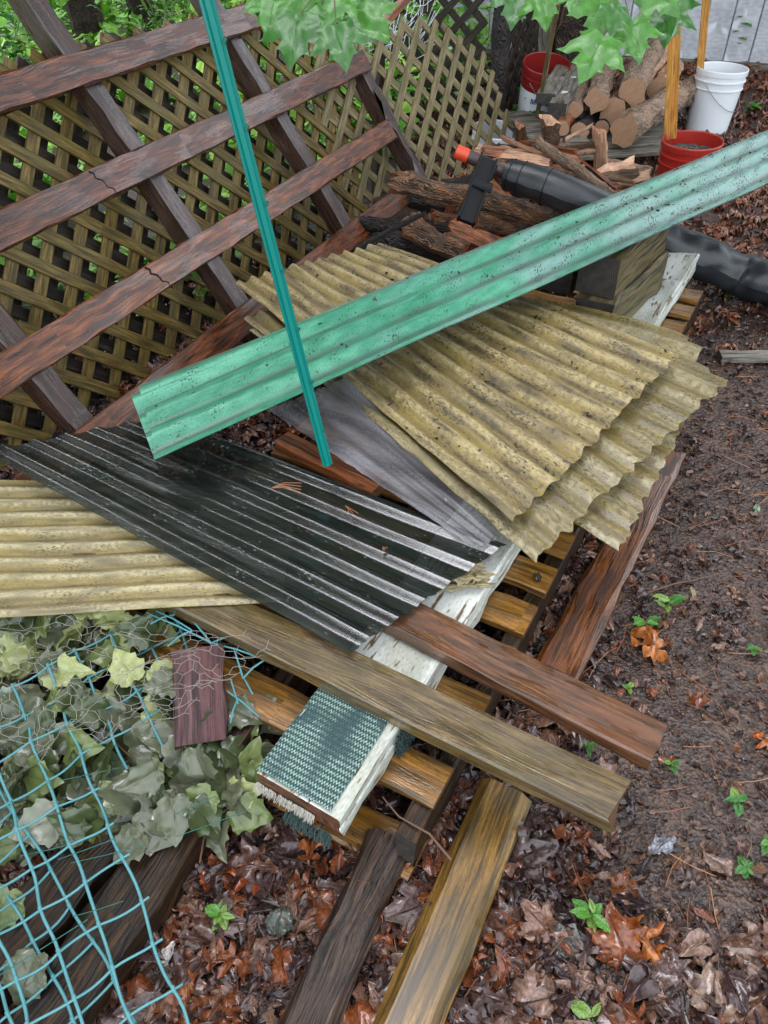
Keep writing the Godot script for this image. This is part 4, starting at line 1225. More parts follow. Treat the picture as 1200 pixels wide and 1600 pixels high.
	for e in [0, 48]:
		var f := mb.v.size()
		var dd: Vector3 = (sm[1][0] - sm[0][0]).normalized() * (-1.0 if e == 0 else 1.0)
		mb.add(sm[e][0] + dd * 0.004, dd, Vector2(0.5, 0.5))
		for j in ns: mb.add(mb.v[e * (ns + 1) + j], dd, Vector2(0.5 + 0.5 * cos(TAU * j / ns), 0.5 + 0.5 * sin(TAU * j / ns)))
		for j in ns:
			if e == 0: mb.t3(f, f + 1 + j, f + 1 + (j + 1) % ns)
			else: mb.t3(f, f + 1 + (j + 1) % ns, f + 1 + j)
	var shell := mb.done(M.black_fabric)
	put("fabric", shell, Transform3D(Basis(), -t.position), t)
	var band := MB.new()
	for k in 3:
		var ring := []
		var c: Vector3 = sm[[3, 7, 1][k]][0]
		var dd: Vector3 = (sm[8][0] - sm[2][0]).normalized()
		var s := dd.cross(Vector3.UP).normalized()
		var u := s.cross(dd)
		for j in 25: ring.append(c + (s * cos(TAU * j / 24) + u * sin(TAU * j / 24)) * (sm[[3, 7, 1][k]][1] + 0.001))
		tube(band, ring, 0.0022, 5)
	put("band", band.done(M.black_metal), Transform3D(Basis(), -t.position), t)
	# the tool that holds the roll: core tube, cap, bracket plate
	var tl := thing("bracket", Vector3(0.394, 0.466, -2.959), "black steel bracket on a tube with an orange cap", "bracket")
	var ax: Vector3 = (Vector3(0.533, 0.481, -3.108) - Vector3(0.350, 0.552, -3.146)).normalized()
	mb = MB.new()
	tube(mb, [Vector3(0.350, 0.552, -3.146), Vector3(0.422, 0.526, -3.129), Vector3(0.478, 0.505, -3.116), Vector3(0.552, 0.473, -3.108)], 0.026, 16)
	put("core_tube", mb.done(M.rust_metal), Transform3D(Basis(), -tl.position), tl)
	mb = MB.new()
	tube(mb, [Vector3(0.327, 0.560, -3.150), Vector3(0.335, 0.557, -3.148), Vector3(0.373, 0.543, -3.141)], 0.027, 18)
	var e0 := mb.v.size()
	mb.add(Vector3(0.322, 0.561, -3.150), -ax, Vector2.ZERO)
	for j in 18: mb.add(mb.v[j], -ax, Vector2.ZERO)
	for j in 18: mb.t3(e0, e0 + 1 + (j + 1) % 18, e0 + 1 + j)
	put("end_cap", mb.done(M.orange_cap), Transform3D(Basis(), -tl.position), tl)
	var pa := Vector3(0.448, 0.556, -3.069)
	var pbt := Vector3(0.346, 0.400, -2.844)
	var side := (ax - (pbt - pa).normalized() * ax.dot((pbt - pa).normalized())).normalized()
	var face := side.cross((pbt - pa).normalized())
	if face.z < 0: face = -face
	beam("plate", pa, pbt, 0.075, 0.02, M.black_metal, M.black_metal, {"up": face, "rough": 0.002, "bev": 0.004}, tl)
	for s in [-1.0, 1.0]:
		beam("flange", pa + side * 0.032 * s + face * 0.014, pbt + side * 0.032 * s + face * 0.014, 0.008, 0.04, M.black_metal, M.black_metal, {"up": face, "rough": 0.001, "bev": 0.002}, tl)
	beam("clamp", Vector3(0.407, 0.548, -3.061), Vector3(0.477, 0.524, -3.039), 0.05, 0.05, M.black_metal, M.black_metal, {"up": face, "rough": 0.002, "bev": 0.008}, tl)
	beam("clamp", Vector3(0.379, 0.508, -2.964), Vector3(0.454, 0.487, -2.951), 0.035, 0.03, M.black_metal, M.black_metal, {"up": face, "rough": 0.003, "bev": 0.006}, tl)


func lumber() -> void:
	# timbers lying on the ground
	var t := put("landscape_timber", beam_mesh(Vector3(0.007, 0.065, -0.308).distance_to(Vector3(0.236, 0.065, -0.732)), 0.108, 0.09, M.timber, M.end_brown, {"bev": 0.020, "rough": 0.0015, "seed": 14.0}), aim(Vector3(0.007, 0.065, -0.308), Vector3(0.236, 0.065, -0.732)))
	tag(t, "yellow brown landscape timber running out of the bottom of the picture", "timber")
	t = put("landscape_timber", beam_mesh(Vector3(0.378, 0.050, -0.993).distance_to(Vector3(0.931, 0.050, -1.880)), 0.105, 0.09, M.reddish, M.end_brown, {"bev": 0.012, "rough": 0.003, "jag": 0.06, "seed": 44.0}), aim(Vector3(0.378, 0.050, -0.993), Vector3(0.931, 0.050, -1.880)))
	tag(t, "rotting red brown timber half sunk in leaves beside the pallet", "timber")
	t = put("landscape_timber", beam_mesh(Vector3(-0.167, 0.045, -0.299).distance_to(Vector3(-0.009, 0.050, -0.626)), 0.092, 0.08, M.old, M.end_dark, {"bev": 0.012, "rough": 0.0035, "jag": 0.05}), aim(Vector3(-0.167, 0.045, -0.299), Vector3(-0.009, 0.050, -0.626)))
	tag(t, "cracked grey brown plank end left of the yellow timber", "timber")
	t = put("landscape_timber", beam_mesh(Vector3(-0.607, 0.085, -0.283).distance_to(Vector3(-0.409, 0.085, -0.679)), 0.11, 0.10, M.darkwood, M.end_dark, {"bev": 0.008, "rough": 0.006}), aim(Vector3(-0.607, 0.085, -0.283), Vector3(-0.409, 0.085, -0.679)))
	tag(t, "dark wet timber under the edge of the teal mesh", "timber")
	t = put("landscape_timber", beam_mesh(Vector3(-0.773, 0.075, -0.306).distance_to(Vector3(-0.557, 0.075, -0.664)), 0.11, 0.10, M.darkwood, M.end_dark, {"bev": 0.008, "rough": 0.006}), aim(Vector3(-0.773, 0.075, -0.306), Vector3(-0.557, 0.075, -0.664)))
	tag(t, "second dark timber further in under the teal mesh", "timber")
	t = put("board_scrap", beam_mesh(Vector3(1.288, 0.030, -2.443).distance_to(Vector3(1.605, 0.030, -2.427)), 0.05, 0.03, M.grey, M.end_grey, {"rough": 0.002}), aim(Vector3(1.288, 0.030, -2.443), Vector3(1.605, 0.030, -2.427)))
	tag(t, "small grey board lying on the soil at the right edge", "board")
	t = put("board_scrap", beam_mesh(Vector3(-0.338, 0.270, -1.709).distance_to(Vector3(-0.064, 0.270, -1.488)), 0.06, 0.03, M.wood_orange, M.end_brown, {"rough": 0.003}), aim(Vector3(-0.282, 0.260, -1.678), Vector3(0.002, 0.260, -1.446)))
	tag(t, "reddish board showing in the gap beside the teal post", "board")
	# the long pallet
	var a := Vector3(0.040, 0.142, -0.585)
	var b := Vector3(1.311, 0.142, -2.765)
	var d := (b - a).normalized()
	var s := Vector3(d.z, 0, -d.x)
	if s.x > 0: s = -s
	var ln := a.distance_to(b)
	var p := thing("pallet", a.lerp(b, 0.5) * Vector3(1, 0, 1), "long yellow brown pallet under the whole heap", "pallet")
	for k in 3: beam("stringer", a + s * (0.02 + k * 0.40), b + s * (0.02 + k * 0.40), 0.04, 0.105, M.old if k else M.darkwood, M.end_dark, {"rough": 0.003, "seed": 5.0 + k * 9}, p)
	var x := 0.17
	var k := 0
	var pos := [0.115, 0.30, 0.44, 0.575, 0.715, 0.855, 0.99, 1.13, 1.27, 1.41, 1.55, 1.69, 1.83, 1.97, 2.11, 2.25, 2.39]
	for q in pos:
		var o: Vector3 = a + d * q + Vector3(0, 0.019, 0)
		beam("deck_board", o - s * 0.003, o + s * 0.9, 0.092, 0.018, M.yellow, M.end_brown, {"rough": 0.002, "seed": 3.0 + q * 37, "bow": -0.002}, p)
		k += 1
	for q in [0.02, 1.1, 2.3]:
		var o: Vector3 = a + d * q + Vector3(0, -0.108, 0)
		beam("bottom_board", o, o + s * 0.9, 0.09, 0.016, M.yellow, M.end_brown, {"rough": 0.002, "seed": 3.0 + q * 37}, p)
	# the white painted beam made of two layers with green carpet over its near end
	a = Vector3(-0.092, 0.243, -0.585)
	b = Vector3(1.288, 0.243, -2.850)
	d = (b - a).normalized()
	s = Vector3(d.z, 0, -d.x)
	if s.x > 0: s = -s
	var w := thing("white_beam", a.lerp(b, 0.5) * Vector3(1, 0, 1) + Vector3(0, 0.16, 0), "long flaking white painted beam crossing the pallet", "beam")
	var c := s * 0.09
	var ub := beam("upper_board", a + c, b + c, 0.18, 0.034, M.white_paint, M.raw_wood, {"rough": 0.002, "bev": 0.004, "seed": 19.0}, w)
	beam("lower_board", a + c * 1.04 - Vector3(0, 0.038, 0) + d * 0.005, b + c * 1.04 - Vector3(0, 0.038, 0), 0.186, 0.038, M.white_paint, M.raw_wood, {"rough": 0.003, "bev": 0.004, "seed": 71.0, "jag": 0.01}, w)
	beam("core_strip", a + c * 1.02 - Vector3(0, 0.033, 0) + d * 0.01, b + c * 1.02 - Vector3(0, 0.033, 0), 0.17, 0.007, M.raw_wood, M.raw_wood, {"rough": 0.001, "bev": 0.001}, w)
	var mb := MB.new()
	var nu := 22
	var nv := 30
	for i in nu + 1:
		for j in nv + 1:
			var u := float(i) / nu
			var v := float(j) / nv
			var q := a + s * (0.020 + 0.160 * u) + d * (0.004 + 0.30 * v) + Vector3(0, 0.005 + 0.0015 * nz.get_noise_2d(u * 4, v * 5), 0)
			if i == nu: q += Vector3(0, -0.006, 0) + s * 0.003
			mb.add(q, Vector3.UP, Vector2(u * 0.9, v * 1.5))
	for i in nu:
		for j in nv:
			var q := i * (nv + 1) + j
			mb.q4(q, q + 1, q + nv + 2, q + nv + 1)
	mb.smooth()
	var cp := put("carpet", mb.done(M.carpet), (Transform3D(Basis(), w.position) * ub.transform).affine_inverse(), ub)
	tag(cp, "worn green ribbed carpet stapled on the near end")
	# frayed carpet hanging down the right side and under the end, and white splinters
	mb = MB.new()
	for q in 520:
		var v := rng.randf()
		var o := a + d * (0.19 + 0.10 * v) - s * rng.randf_range(0.002, 0.010) - Vector3(0, rng.randf_range(0.012, 0.085), 0)
		tube(mb, [o, o + Vector3(rng.randf_range(-0.006, 0.006), -0.006, rng.randf_range(-0.006, 0.006)) - s * 0.004, o + Vector3(rng.randf_range(-0.008, 0.008), -0.013, rng.randf_range(-0.008, 0.008))], 0.0011, 3)
	for q in 260:
		var o := a + s * rng.randf_range(0.02, 0.12) - d * rng.randf_range(0.0, 0.006) - Vector3(0, 0.072 + rng.randf() * 0.022, 0)
		tube(mb, [o, o - d * 0.008 - Vector3(0, 0.004, 0), o - d * rng.randf_range(0.008, 0.016) - Vector3(0, 0.012, 0) + s * rng.randf_range(-0.006, 0.006)], 0.0011, 3)
	tag(put("carpet_fray", mb.done(M.carpet_pile), Transform3D(Basis(), -w.position), w), "", "", "", "stuff")
	mb = MB.new()
	for q in 260:
		var o := a + s * rng.randf_range(0.055, 0.185) - Vector3(0, 0.036 + rng.randf() * 0.02, 0) - d * 0.001
		tube(mb, [o, o - d * rng.randf_range(0.003, 0.01) - Vector3(0, rng.randf_range(0.006, 0.018), 0) + s * rng.randf_range(-0.004, 0.008)], 0.0011, 3, 0.0003)
	tag(put("splinters", mb.done(M.splinter), Transform3D(Basis(), -w.position), w), "", "", "", "stuff")
	# the two boards lying across
	t = put("board", beam_mesh(Vector3(0.487, 0.283, -0.694).distance_to(Vector3(-0.255, 0.283, -1.217)), 0.089, 0.038, M.board_red, M.end_brown, {"bev": 0.003, "seed": 26.0}), aim(Vector3(0.487, 0.283, -0.694), Vector3(-0.255, 0.283, -1.217)))
	tag(t, "wet red brown board lying across the white beam", "board", "boards laid across the heap")
	t = put("board", beam_mesh(Vector3(0.389, 0.283, -0.588).distance_to(Vector3(-0.730, 0.283, -1.262)), 0.091, 0.038, M.board_grey, M.end_brown, {"bev": 0.003, "seed": 84.0, "jag": 0.012}), aim(Vector3(0.389, 0.283, -0.588), Vector3(-0.730, 0.283, -1.262)))
	tag(t, "mossy grey brown board lying nearest the carpeted beam end", "board", "boards laid across the heap")
	# heavy square beams at the back right
	t = put("square_beam", beam_mesh(0.46, 0.133, 0.133, M.beam6, M.end_dark, {"bev": 0.004, "rough": 0.002, "ring": Vector2(0.52, 0.55)}), aim(Vector3(0.697, 0.522, -2.222), Vector3(1.011, 0.522, -2.651)))
	tag(t, "weathered square beam with dark ringed end under the green sheet", "beam", "square beams stacked at the back")
	var f6 := aim(Vector3(0.697, 0.522, -2.222), Vector3(1.011, 0.522, -2.651))
	t = put("square_beam", beam_mesh(0.50, 0.14, 0.14, M.beam6, M.end_dark, {"bev": 0.008, "rough": 0.006, "jag": 0.02}), Transform3D(f6.basis, f6.origin + Vector3(0, -0.138, 0) + f6.basis.z * 0.012 - f6.basis.x * 0.02))
	tag(t, "lower square beam with a rough end lying on the white beam", "beam", "square beams stacked at the back")
	t = put("square_beam", beam_mesh(0.30, 0.13, 0.13, M.old, M.end_dark, {"bev": 0.006, "rough": 0.004}), Transform3D(f6.basis, f6.origin + Vector3(0, -0.06, 0) - f6.basis.z * 0.17 + f6.basis.x * 0.06))
	tag(t, "shadowed square beam left of the ringed one", "beam", "square beams stacked at the back")


func sheets() -> void:
	var t: MeshInstance3D
	# stack of tan fibreglass sheets, lowest first
	t = put("corrugated_sheet", corr_mesh(Vector3(-0.419, 0.310, -2.181), Vector3(0.001, 0.310, -2.693), Vector3(0.519, 0.345, -1.137), Vector3(1.005, 0.400, -1.912), 11.0, 0.0058, M.fibre_thin, {"rag": 0.012, "seed": 5.0, "wob": 0.006, "notch": 0.12, "droop": 0.03, "flare": 0.7}))
	tag(t, "lowest tan corrugated sheet with a rounded far corner", "roofing sheet", "tan fibreglass sheets fanned in a stack")
	t = put("corrugated_sheet", corr_mesh(Vector3(-0.451, 0.325, -2.253), Vector3(-0.003, 0.325, -2.751), Vector3(0.317, 0.375, -1.087), Vector3(0.932, 0.425, -1.681), 11.0, 0.0062, M.fibre_thin, {"rag": 0.012, "seed": 15.0, "wob": 0.005, "droop": 0.02, "flare": 0.3}))
	tag(t, "middle tan corrugated sheet with ragged translucent right edge", "roofing sheet", "tan fibreglass sheets fanned in a stack")
	t = put("corrugated_sheet", corr_mesh(Vector3(-0.510, 0.340, -2.497), Vector3(0.008, 0.340, -2.811), Vector3(0.279, 0.395, -1.160), Vector3(0.807, 0.455, -1.742), 11.0, 0.0072, M.fibre_yellow, {"rag": 0.008, "seed": 25.0, "wob": 0.005, "flare": 0.2}))
	tag(t, "top tan corrugated sheet covered in dirt and algae", "roofing sheet", "tan fibreglass sheets fanned in a stack")
	# clear flat film
	t = put("plastic_film", corr_mesh(Vector3(-0.313, 0.338, -1.698), Vector3(-0.099, 0.370, -1.800), Vector3(0.201, 0.322, -1.159), Vector3(0.285, 0.324, -1.199), 5.0, 0.0022, M.clear_film, {"wob": 0.003, "seed": 3.0, "th": 0.0006, "rag": 0.004}))
	tag(t, "cloudy clear plastic strip between the dark and the tan sheets", "plastic sheet")
	# smoke coloured sheet
	t = put("corrugated_sheet", corr_mesh(Vector3(-1.023, 0.365, -1.515), Vector3(-0.569, 0.370, -1.634), Vector3(-0.075, 0.302, -0.900), Vector3(0.278, 0.302, -1.189), 6.0, 0.0045, M.smoke_sheet, {"trap": true, "wob": 0.002, "seed": 44.0, "sharp": 0.0, "phase": -1.9, "nv": 20, "rag": 0.003}))
	tag(t, "glossy smoke black corrugated sheet lying over the boards", "roofing sheet")
	# left sheet
	t = put("corrugated_sheet", corr_mesh(Vector3(-1.075, 0.287, -1.009), Vector3(-1.307, 0.295, -1.493), Vector3(-0.225, 0.291, -1.047), Vector3(-0.209, 0.296, -1.437), 9.0, 0.0062, M.fibre_left, {"wob": 0.003, "seed": 54.0}))
	tag(t, "pale yellow corrugated sheet at the left under the smoke one", "roofing sheet")
	# torn scraps of sheet on the white beam
	t = put("sheet_scrap", corr_mesh(Vector3(0.109, 0.262, -1.085), Vector3(0.127, 0.268, -1.140), Vector3(0.240, 0.262, -1.093), Vector3(0.234, 0.264, -1.136), 1.2, 0.004, M.fibre_left, {"rag": 0.02, "seed": 64.0, "nv": 14}))
	tag(t, "torn tan scrap of sheet on the white beam", "sheet scrap")
	t = put("sheet_scrap", corr_mesh(Vector3(0.140, 0.285, -1.095), Vector3(0.175, 0.290, -1.167), Vector3(0.201, 0.275, -1.094), Vector3(0.224, 0.280, -1.159), 1.2, 0.004, M.fibre_left, {"rag": 0.03, "seed": 74.0, "nv": 14}))
	tag(t, "jagged upright scrap of sheet at the end of the smoke sheet", "sheet scrap")
	# two nested green strips
	var ga := Vector3(-0.523, 0.445, -1.342)
	var gb := Vector3(-0.619, 0.478, -1.623)
	var gc := Vector3(1.317, 0.610, -2.548)
	var gd := Vector3(1.611, 0.585, -3.261)
	var ha := ga + (gb - ga).normalized() * 0.004
	t = put("green_strip", corr_mesh(ha + Vector3(0, -0.0035, 0), Vector3(-0.634, 0.475, -1.593) + Vector3(0, -0.0035, 0), ga + (gc - ga) * 1.12 + Vector3(0, -0.0035, 0), gb + (gd - gb) * 1.10 + Vector3(0, -0.0035, 0), 3.6, 0.0095, M.fibre_green, {"wob": 0.003, "seed": 7.0, "nv": 60, "phase": 1.2}))
	tag(t, "lower green corrugated strip showing at the near end", "roofing strip", "nested green corrugated strips")
	t = put("green_strip", corr_mesh(ga + (gc - ga) * 0.004, gb, ga + (gc - ga) * 1.12, gb + (gd - gb) * 1.12, 3.6, 0.0095, M.fibre_green, {"wob": 0.003, "seed": 7.0, "nv": 60, "phase": 1.2}))
	tag(t, "upper green corrugated strip speckled with dirt across the heap", "roofing strip", "nested green corrugated strips")
	# crumbs of leaf and bark lying on the sheets
	var crumb := leaf_mesh("scrap", 1.0, 0.3, 0.7, 0.4, 66.0, M.litter_leaf, 0)
	var dark := PackedColorArray([lin(40, 38, 34), lin(54, 48, 40), lin(30, 28, 26), lin(72, 58, 46), lin(62, 62, 56)])
	var N := ((gc - ga).cross(gb - ga)).normalized()
	if N.y < 0: N = -N
	var bits := []
	for k in 1500:
		var v := rng.randf()
		var u := rng.randf()
		var keep := (0.12 + 0.88 * smoothstep(0.25, 0.8, v)) * (0.25 + 0.75 * smoothstep(0.1, 0.8, u)) * clampf(0.55 + 1.6 * nz.get_noise_2d(u * 5, v * 22), 0, 1)
		if rng.randf() > keep: continue
		var q := (ga + (gc - ga) * (0.004 + 1.116 * v)).lerp(gb + (gd - gb) * 1.12 * v, u)
		q += N * (0.0095 * sin(TAU * 3.6 * u + 1.2) + nz.get_noise_3d(u * 2.2 + 7.0, v * 2.6, 7.0) * 0.006 + 0.0015)
		bits.append(Transform3D((Basis(Vector3.UP, rng.randf() * TAU) * Basis.from_euler(Vector3(rng.randfn(0, 0.3), 0, rng.randfn(0, 0.3)))).scaled(Vector3.ONE * (0.004 + 0.012 * pow(rng.randf(), 2.5))), q))
	scatter("leaf_debris", crumb, bits, dark, "dark crumbs of leaf lying on the green strip", "debris")
	var ya := Vector3(-0.510, 0.340, -2.497)
	var yb := Vector3(0.008, 0.340, -2.811)
	var yc := Vector3(0.279, 0.395, -1.160)
	var yd := Vector3(0.807, 0.455, -1.742)
	N = ((yc - ya).cross(yb - ya)).normalized()
	if N.y < 0: N = -N
	bits = []
	for k in 1300:
		var u := rng.randf()
		var v := rng.randf()
		var s := sin(TAU * 11.0 * u)
		if rng.randf() > (0.75 if s < -0.2 else 0.12) * clampf(0.45 + 2.2 * nz.get_noise_2d(u * 6 + 40, v * 6), 0, 1): continue
		var q := ya.lerp(yb, u).lerp(yc.lerp(yd, u), v) + N * (0.0072 * s * (1.0 - 0.2 * pow(maxf(0.0, u * 1.6 - 0.6) * v, 1.5)) + nz.get_noise_3d(u * 2.2 + 25.0, v * 2.6, 25.0) * 0.010 + 0.0015)
		bits.append(Transform3D((Basis(Vector3.UP, rng.randf() * TAU) * Basis.from_euler(Vector3(rng.randfn(0, 0.3), 0, rng.randfn(0, 0.3)))).scaled(Vector3.ONE * (0.004 + 0.016 * pow(rng.randf(), 2.5))), q))
	scatter("leaf_debris", crumb, bits, dark, "dark crumbs of bark caught in the valleys of the top tan sheet", "debris")
	# teal steel post
	var a := Vector3(-0.133, 0.384, -1.392)
	var b := Vector3(-0.260, 1.348, -1.393)
	var x := aim(a, b, Vector3(0.3, 0.3, 1))
	var L2 := a.distance_to(b)
	var prof := [Vector2(-0.0125, 0.002), Vector2(-0.0115, 0.005), Vector2(-0.006, 0.003), Vector2(-0.0042, 0.0075), Vector2(0.0042, 0.0075), Vector2(0.006, 0.003), Vector2(0.0115, 0.005), Vector2(0.0125, 0.002), Vector2(0.0085, -0.001), Vector2(0.0055, 0.0045), Vector2(-0.0055, 0.0045), Vector2(-0.0085, -0.001)]
	var mb := MB.new()
	for k in prof.size():
		var p: Vector2 = prof[k]
		var q: Vector2 = prof[(k + 1) % prof.size()]
		mb.flat(Vector3(0, p.y, p.x), Vector3(0, q.y, q.x), Vector3(L2, q.y, q.x), Vector3(L2, p.y, p.x), Vector2(0, 0), Vector2(0, 1), Vector2(1, 1), Vector2(1, 0))
	var post := thing("garden_post", a, "slender teal green steel post standing up through the heap", "post")
	put("profile", mb.done(M.teal_post), Transform3D(x.basis, Vector3.ZERO), post)
	for k in 9:
		mb = MB.new()
		tube(mb, [Vector3(0.1 + k * 0.13, 0.005, 0.0095), Vector3(0.106 + k * 0.13, 0.0062, 0.0145)], 0.0032, 6)
		put("lug", mb.done(M.teal_dark), Transform3D(x.basis, Vector3.ZERO), post)


func left_corner() -> void:
	# artificial ivy heaped at the left
	var q00 := Vector3(-0.808, 0.110, -0.606)
	var q10 := Vector3(-0.270, 0.100, -0.664)
	var q01 := Vector3(-0.984, 0.200, -1.132)
	var q11 := Vector3(-0.398, 0.200, -1.080)
	var iv := thing("artificial_ivy", (q00 + q10 + q01 + q11) * 0.25 * Vector3(1, 0, 1), "heap of glossy artificial ivy leaves under the netting", "artificial ivy")
	var kinds := ["ivy_dark", "ivy_mid", "ivy_grey", "ivy_lime", "ivy_pale"]
	var lm := {}
	for k in kinds:
		lm[k] = []
		for s in 3: lm[k].append(leaf_mesh("ivy", 1.0, 0.2 + 0.14 * s, 0.22 + 0.28 * s, 0.07, s * 13.0 + k.length(), M[k], 2))
	var fwd := Vector3(0, 0.55, 0.8)
	for n in 299:
		var u := rng.randf()
		var v := rng.randf()
		if u > 0.80 and v > 0.55: continue
		var p := q00.lerp(q10, u).lerp(q01.lerp(q11, u), v)
		var layer := rng.randf()
		p.y += -0.10 + layer * 0.12 + 0.02 * nz.get_noise_2d(u * 4, v * 4)
		var r := rng.randf()
		var kd := "ivy_dark" if r < 0.50 else ("ivy_grey" if r < 0.74 else ("ivy_mid" if r < 0.93 else ("ivy_lime" if r < 0.97 else "ivy_pale")))
		if v > 0.58 and rng.randf() < 0.5: kd = "ivy_lime"
		var ax := Vector3(rng.randf_range(-0.8, 0.8), rng.randf_range(0.5, 1.0), rng.randf_range(-0.3, 0.9)).normalized()
		var yaw := rng.randf_range(-2.0, 2.0)
		var by := ax
		var bx := by.cross(Vector3(sin(yaw), 0, cos(yaw))).normalized()
		var bs := Basis(bx, by, bx.cross(by)) * rng.randf_range(0.07, 0.104)
		put("leaf", lm[kd][rng.randi() % 3], Transform3D(bs, p - iv.position), iv)
	# the few leaves around the plank and the beam
	for q in [[385, 1110, .15], [352, 1120, .17], [300, 1170, .19], [405, 1165, .11], [375, 1210, .12], [250, 1200, .2], [330, 1235, .15], [300, 1255, .15], [360, 1262, .10], [205, 1290, .13], [15, 1390, .13], [225, 1300, .13], [55, 1490, .12], [345, 1280, .08], [270, 1245, .17], [395, 1095, .14], [280, 1060, .22]]:
		var p := _hit(q[0], q[1], q[2])
		var kd: String = ["ivy_dark", "ivy_mid", "ivy_grey", "ivy_mid", "ivy_grey", "ivy_dark"][rng.randi() % 6]
		var by := Vector3(rng.randf_range(-0.6, 0.6), rng.randf_range(0.5, 1.0), rng.randf_range(0.0, 0.9)).normalized()
		var yaw := rng.randf_range(-1.2, 1.2)
		var bx := by.cross(Vector3(sin(yaw), 0, -cos(yaw))).normalized()
		put("leaf", lm[kd][rng.randi() % 3], Transform3D(Basis(bx, by, bx.cross(by)) * rng.randf_range(0.07, 0.095), p - iv.position), iv)
	var mb := MB.new()
	for n in 26:
		var u := rng.randf()
		var p := q00.lerp(q10, u).lerp(q01.lerp(q11, u), rng.randf()) + Vector3(0, -0.03, 0)
		var d := Vector3(rng.randf_range(-1, 1), rng.randf_range(-0.2, 0.2), rng.randf_range(-1, 1)) * 0.12
		tube(mb, [p - d, p + Vector3(0, 0.012, 0), p + d], 0.002, 5)
	put("stem", mb.done(M.twig), Transform3D(Basis(), -iv.position), iv)
	# plank stub
	var t := put("plank_stub", beam_mesh(0.17, 0.105, 0.022, M.purple, M.end_brown, {"rough": 0.003, "jag": 0.05, "clean": true, "seg": 6}), aim(Vector3(-0.397, 0.262, -0.949), Vector3(-0.384, 0.190, -0.827), Vector3(0.05, 0.5, 0.9)))
	tag(t, "short purple brown plank stub standing among the ivy", "plank")
	# teal plastic mesh, two layers
	for layer in 2:
		mb = MB.new()
		var A := Vector3(-0.514, 0.145, -0.188) if layer == 0 else Vector3(-0.668, 0.100, -0.298)       # near corner of the free edge
		var B := Vector3(-0.232, 0.215, -0.877) if layer == 0 else Vector3(-0.182, 0.160, -0.828)
		var Cc := Vector3(-0.958, 0.160, -0.253) if layer == 0 else Vector3(-0.959, 0.120, -0.369)
		var Dd := Vector3(-0.909, 0.240, -0.985) if layer == 0 else Vector3(-0.797, 0.200, -1.103)
		if layer == 0:
			A = Vector3(-0.512, 0.135, -0.296)
			B = Vector3(-0.850, 0.235, -1.297)
			A = Vector3(-0.381, 0.130, -0.395)
		var O := Vector3(-0.530, 0.150, -0.633)
		var e1 := Vector3(-0.489, 0.143, -0.568) - O      # one cell down the free edge
		var e2 := Vector3(-0.587, 0.150, -0.592) - O      # one cell away from it
		if layer == 1:
			O += Vector3(-0.05, -0.035, 0.02)
			e1 = e1.rotated(Vector3.UP, 0.16)
			e2 = e2.rotated(Vector3.UP, 0.22)
		var node := func(i: float, j: float) -> Vector3:
			var p := O + e1 * i + e2 * j
			p.y = (0.150 - 0.010 * i + 0.006 * j if i > -2 else 0.165 - (i + 2) * 0.010) - layer * 0.035 + 0.009 * nz.get_noise_2d(i * 0.45 + layer * 9, j * 0.45)
			p += Vector3(nz.get_noise_2d(i * 0.5 + 20, j * 0.5 + layer * 5), 0, nz.get_noise_2d(i * 0.5 + 40, j * 0.5)) * 0.008
			return p
		var cm := "teal_plastic"
		for i in range(-5, 7):
			for j in range(-4 if i < -1 else 0, 8):
				var gap := layer == 1 and (i < -3 or i > 3 or j < 1)
				if gap or (i == -1 and j < 0): continue
				for q in 2:
					var pts := []
					var i1 := i + (1 if q == 0 else 0)
					var j1 := j + (1 if q == 1 else 0)
					if j < 0 and i1 > -1: continue
					for k in 6:
						var f := k / 5.0
						pts.append((node.call(lerpf(i, i1, f), lerpf(j, j1, f)) as Vector3) + Vector3(0, -0.004 * sin(PI * f), 0))
					tube(mb, pts, 0.0029 if q == 0 else 0.0024, 6)
				if j <= 0 and i >= -1:    # cut ends along the free edge
					var st := []
					for k in 4: st.append(node.call(i, -0.30 * k / 3.0 * (0.5 + 0.5 * absf(sin(i * 3.0)))))
					tube(mb, st, 0.0025, 5)
				# knots where strands cross
				var c: Vector3 = node.call(i, j)
				tube(mb, [c - e1 * 0.07, c, c + e1 * 0.07], 0.0040, 6, 0.0028)
		t = put("plastic_mesh", mb.done(M[cm]))
		tag(t, ["teal plastic garden mesh draped over the timbers and ivy", "torn under layer of teal garden mesh below the top one"][layer], "mesh")
	# loose thin dark green strands
	mb = MB.new()
	for n in 12:
		var u := rng.randf()
		var p := Vector3(-0.614, 0.160, -0.504).lerp(Vector3(-0.353, 0.170, -0.756), u) + Vector3(rng.randf_range(-0.2, 0.12), rng.randf_range(-0.02, 0.02), rng.randf_range(-0.1, 0.12))
		var d := (Vector3(0.9, 0.0, -0.55) + Vector3(rng.randf_range(-0.4, 0.4), rng.randf_range(-0.1, 0.1), rng.randf_range(-0.4, 0.4))) * rng.randf_range(0.03, 0.09)
		tube(mb, [p - d, p + Vector3(0, 0.006, 0.004), p + d], 0.0008, 4)
	tag(put("netting_strands", mb.done(M.teal_dark)), "thin dark green strands caught in the teal mesh", "netting")
	# teal netting scraps beside the plank
	mb = MB.new()
	var s0 := Vector3(-0.313, 0.235, -0.937)
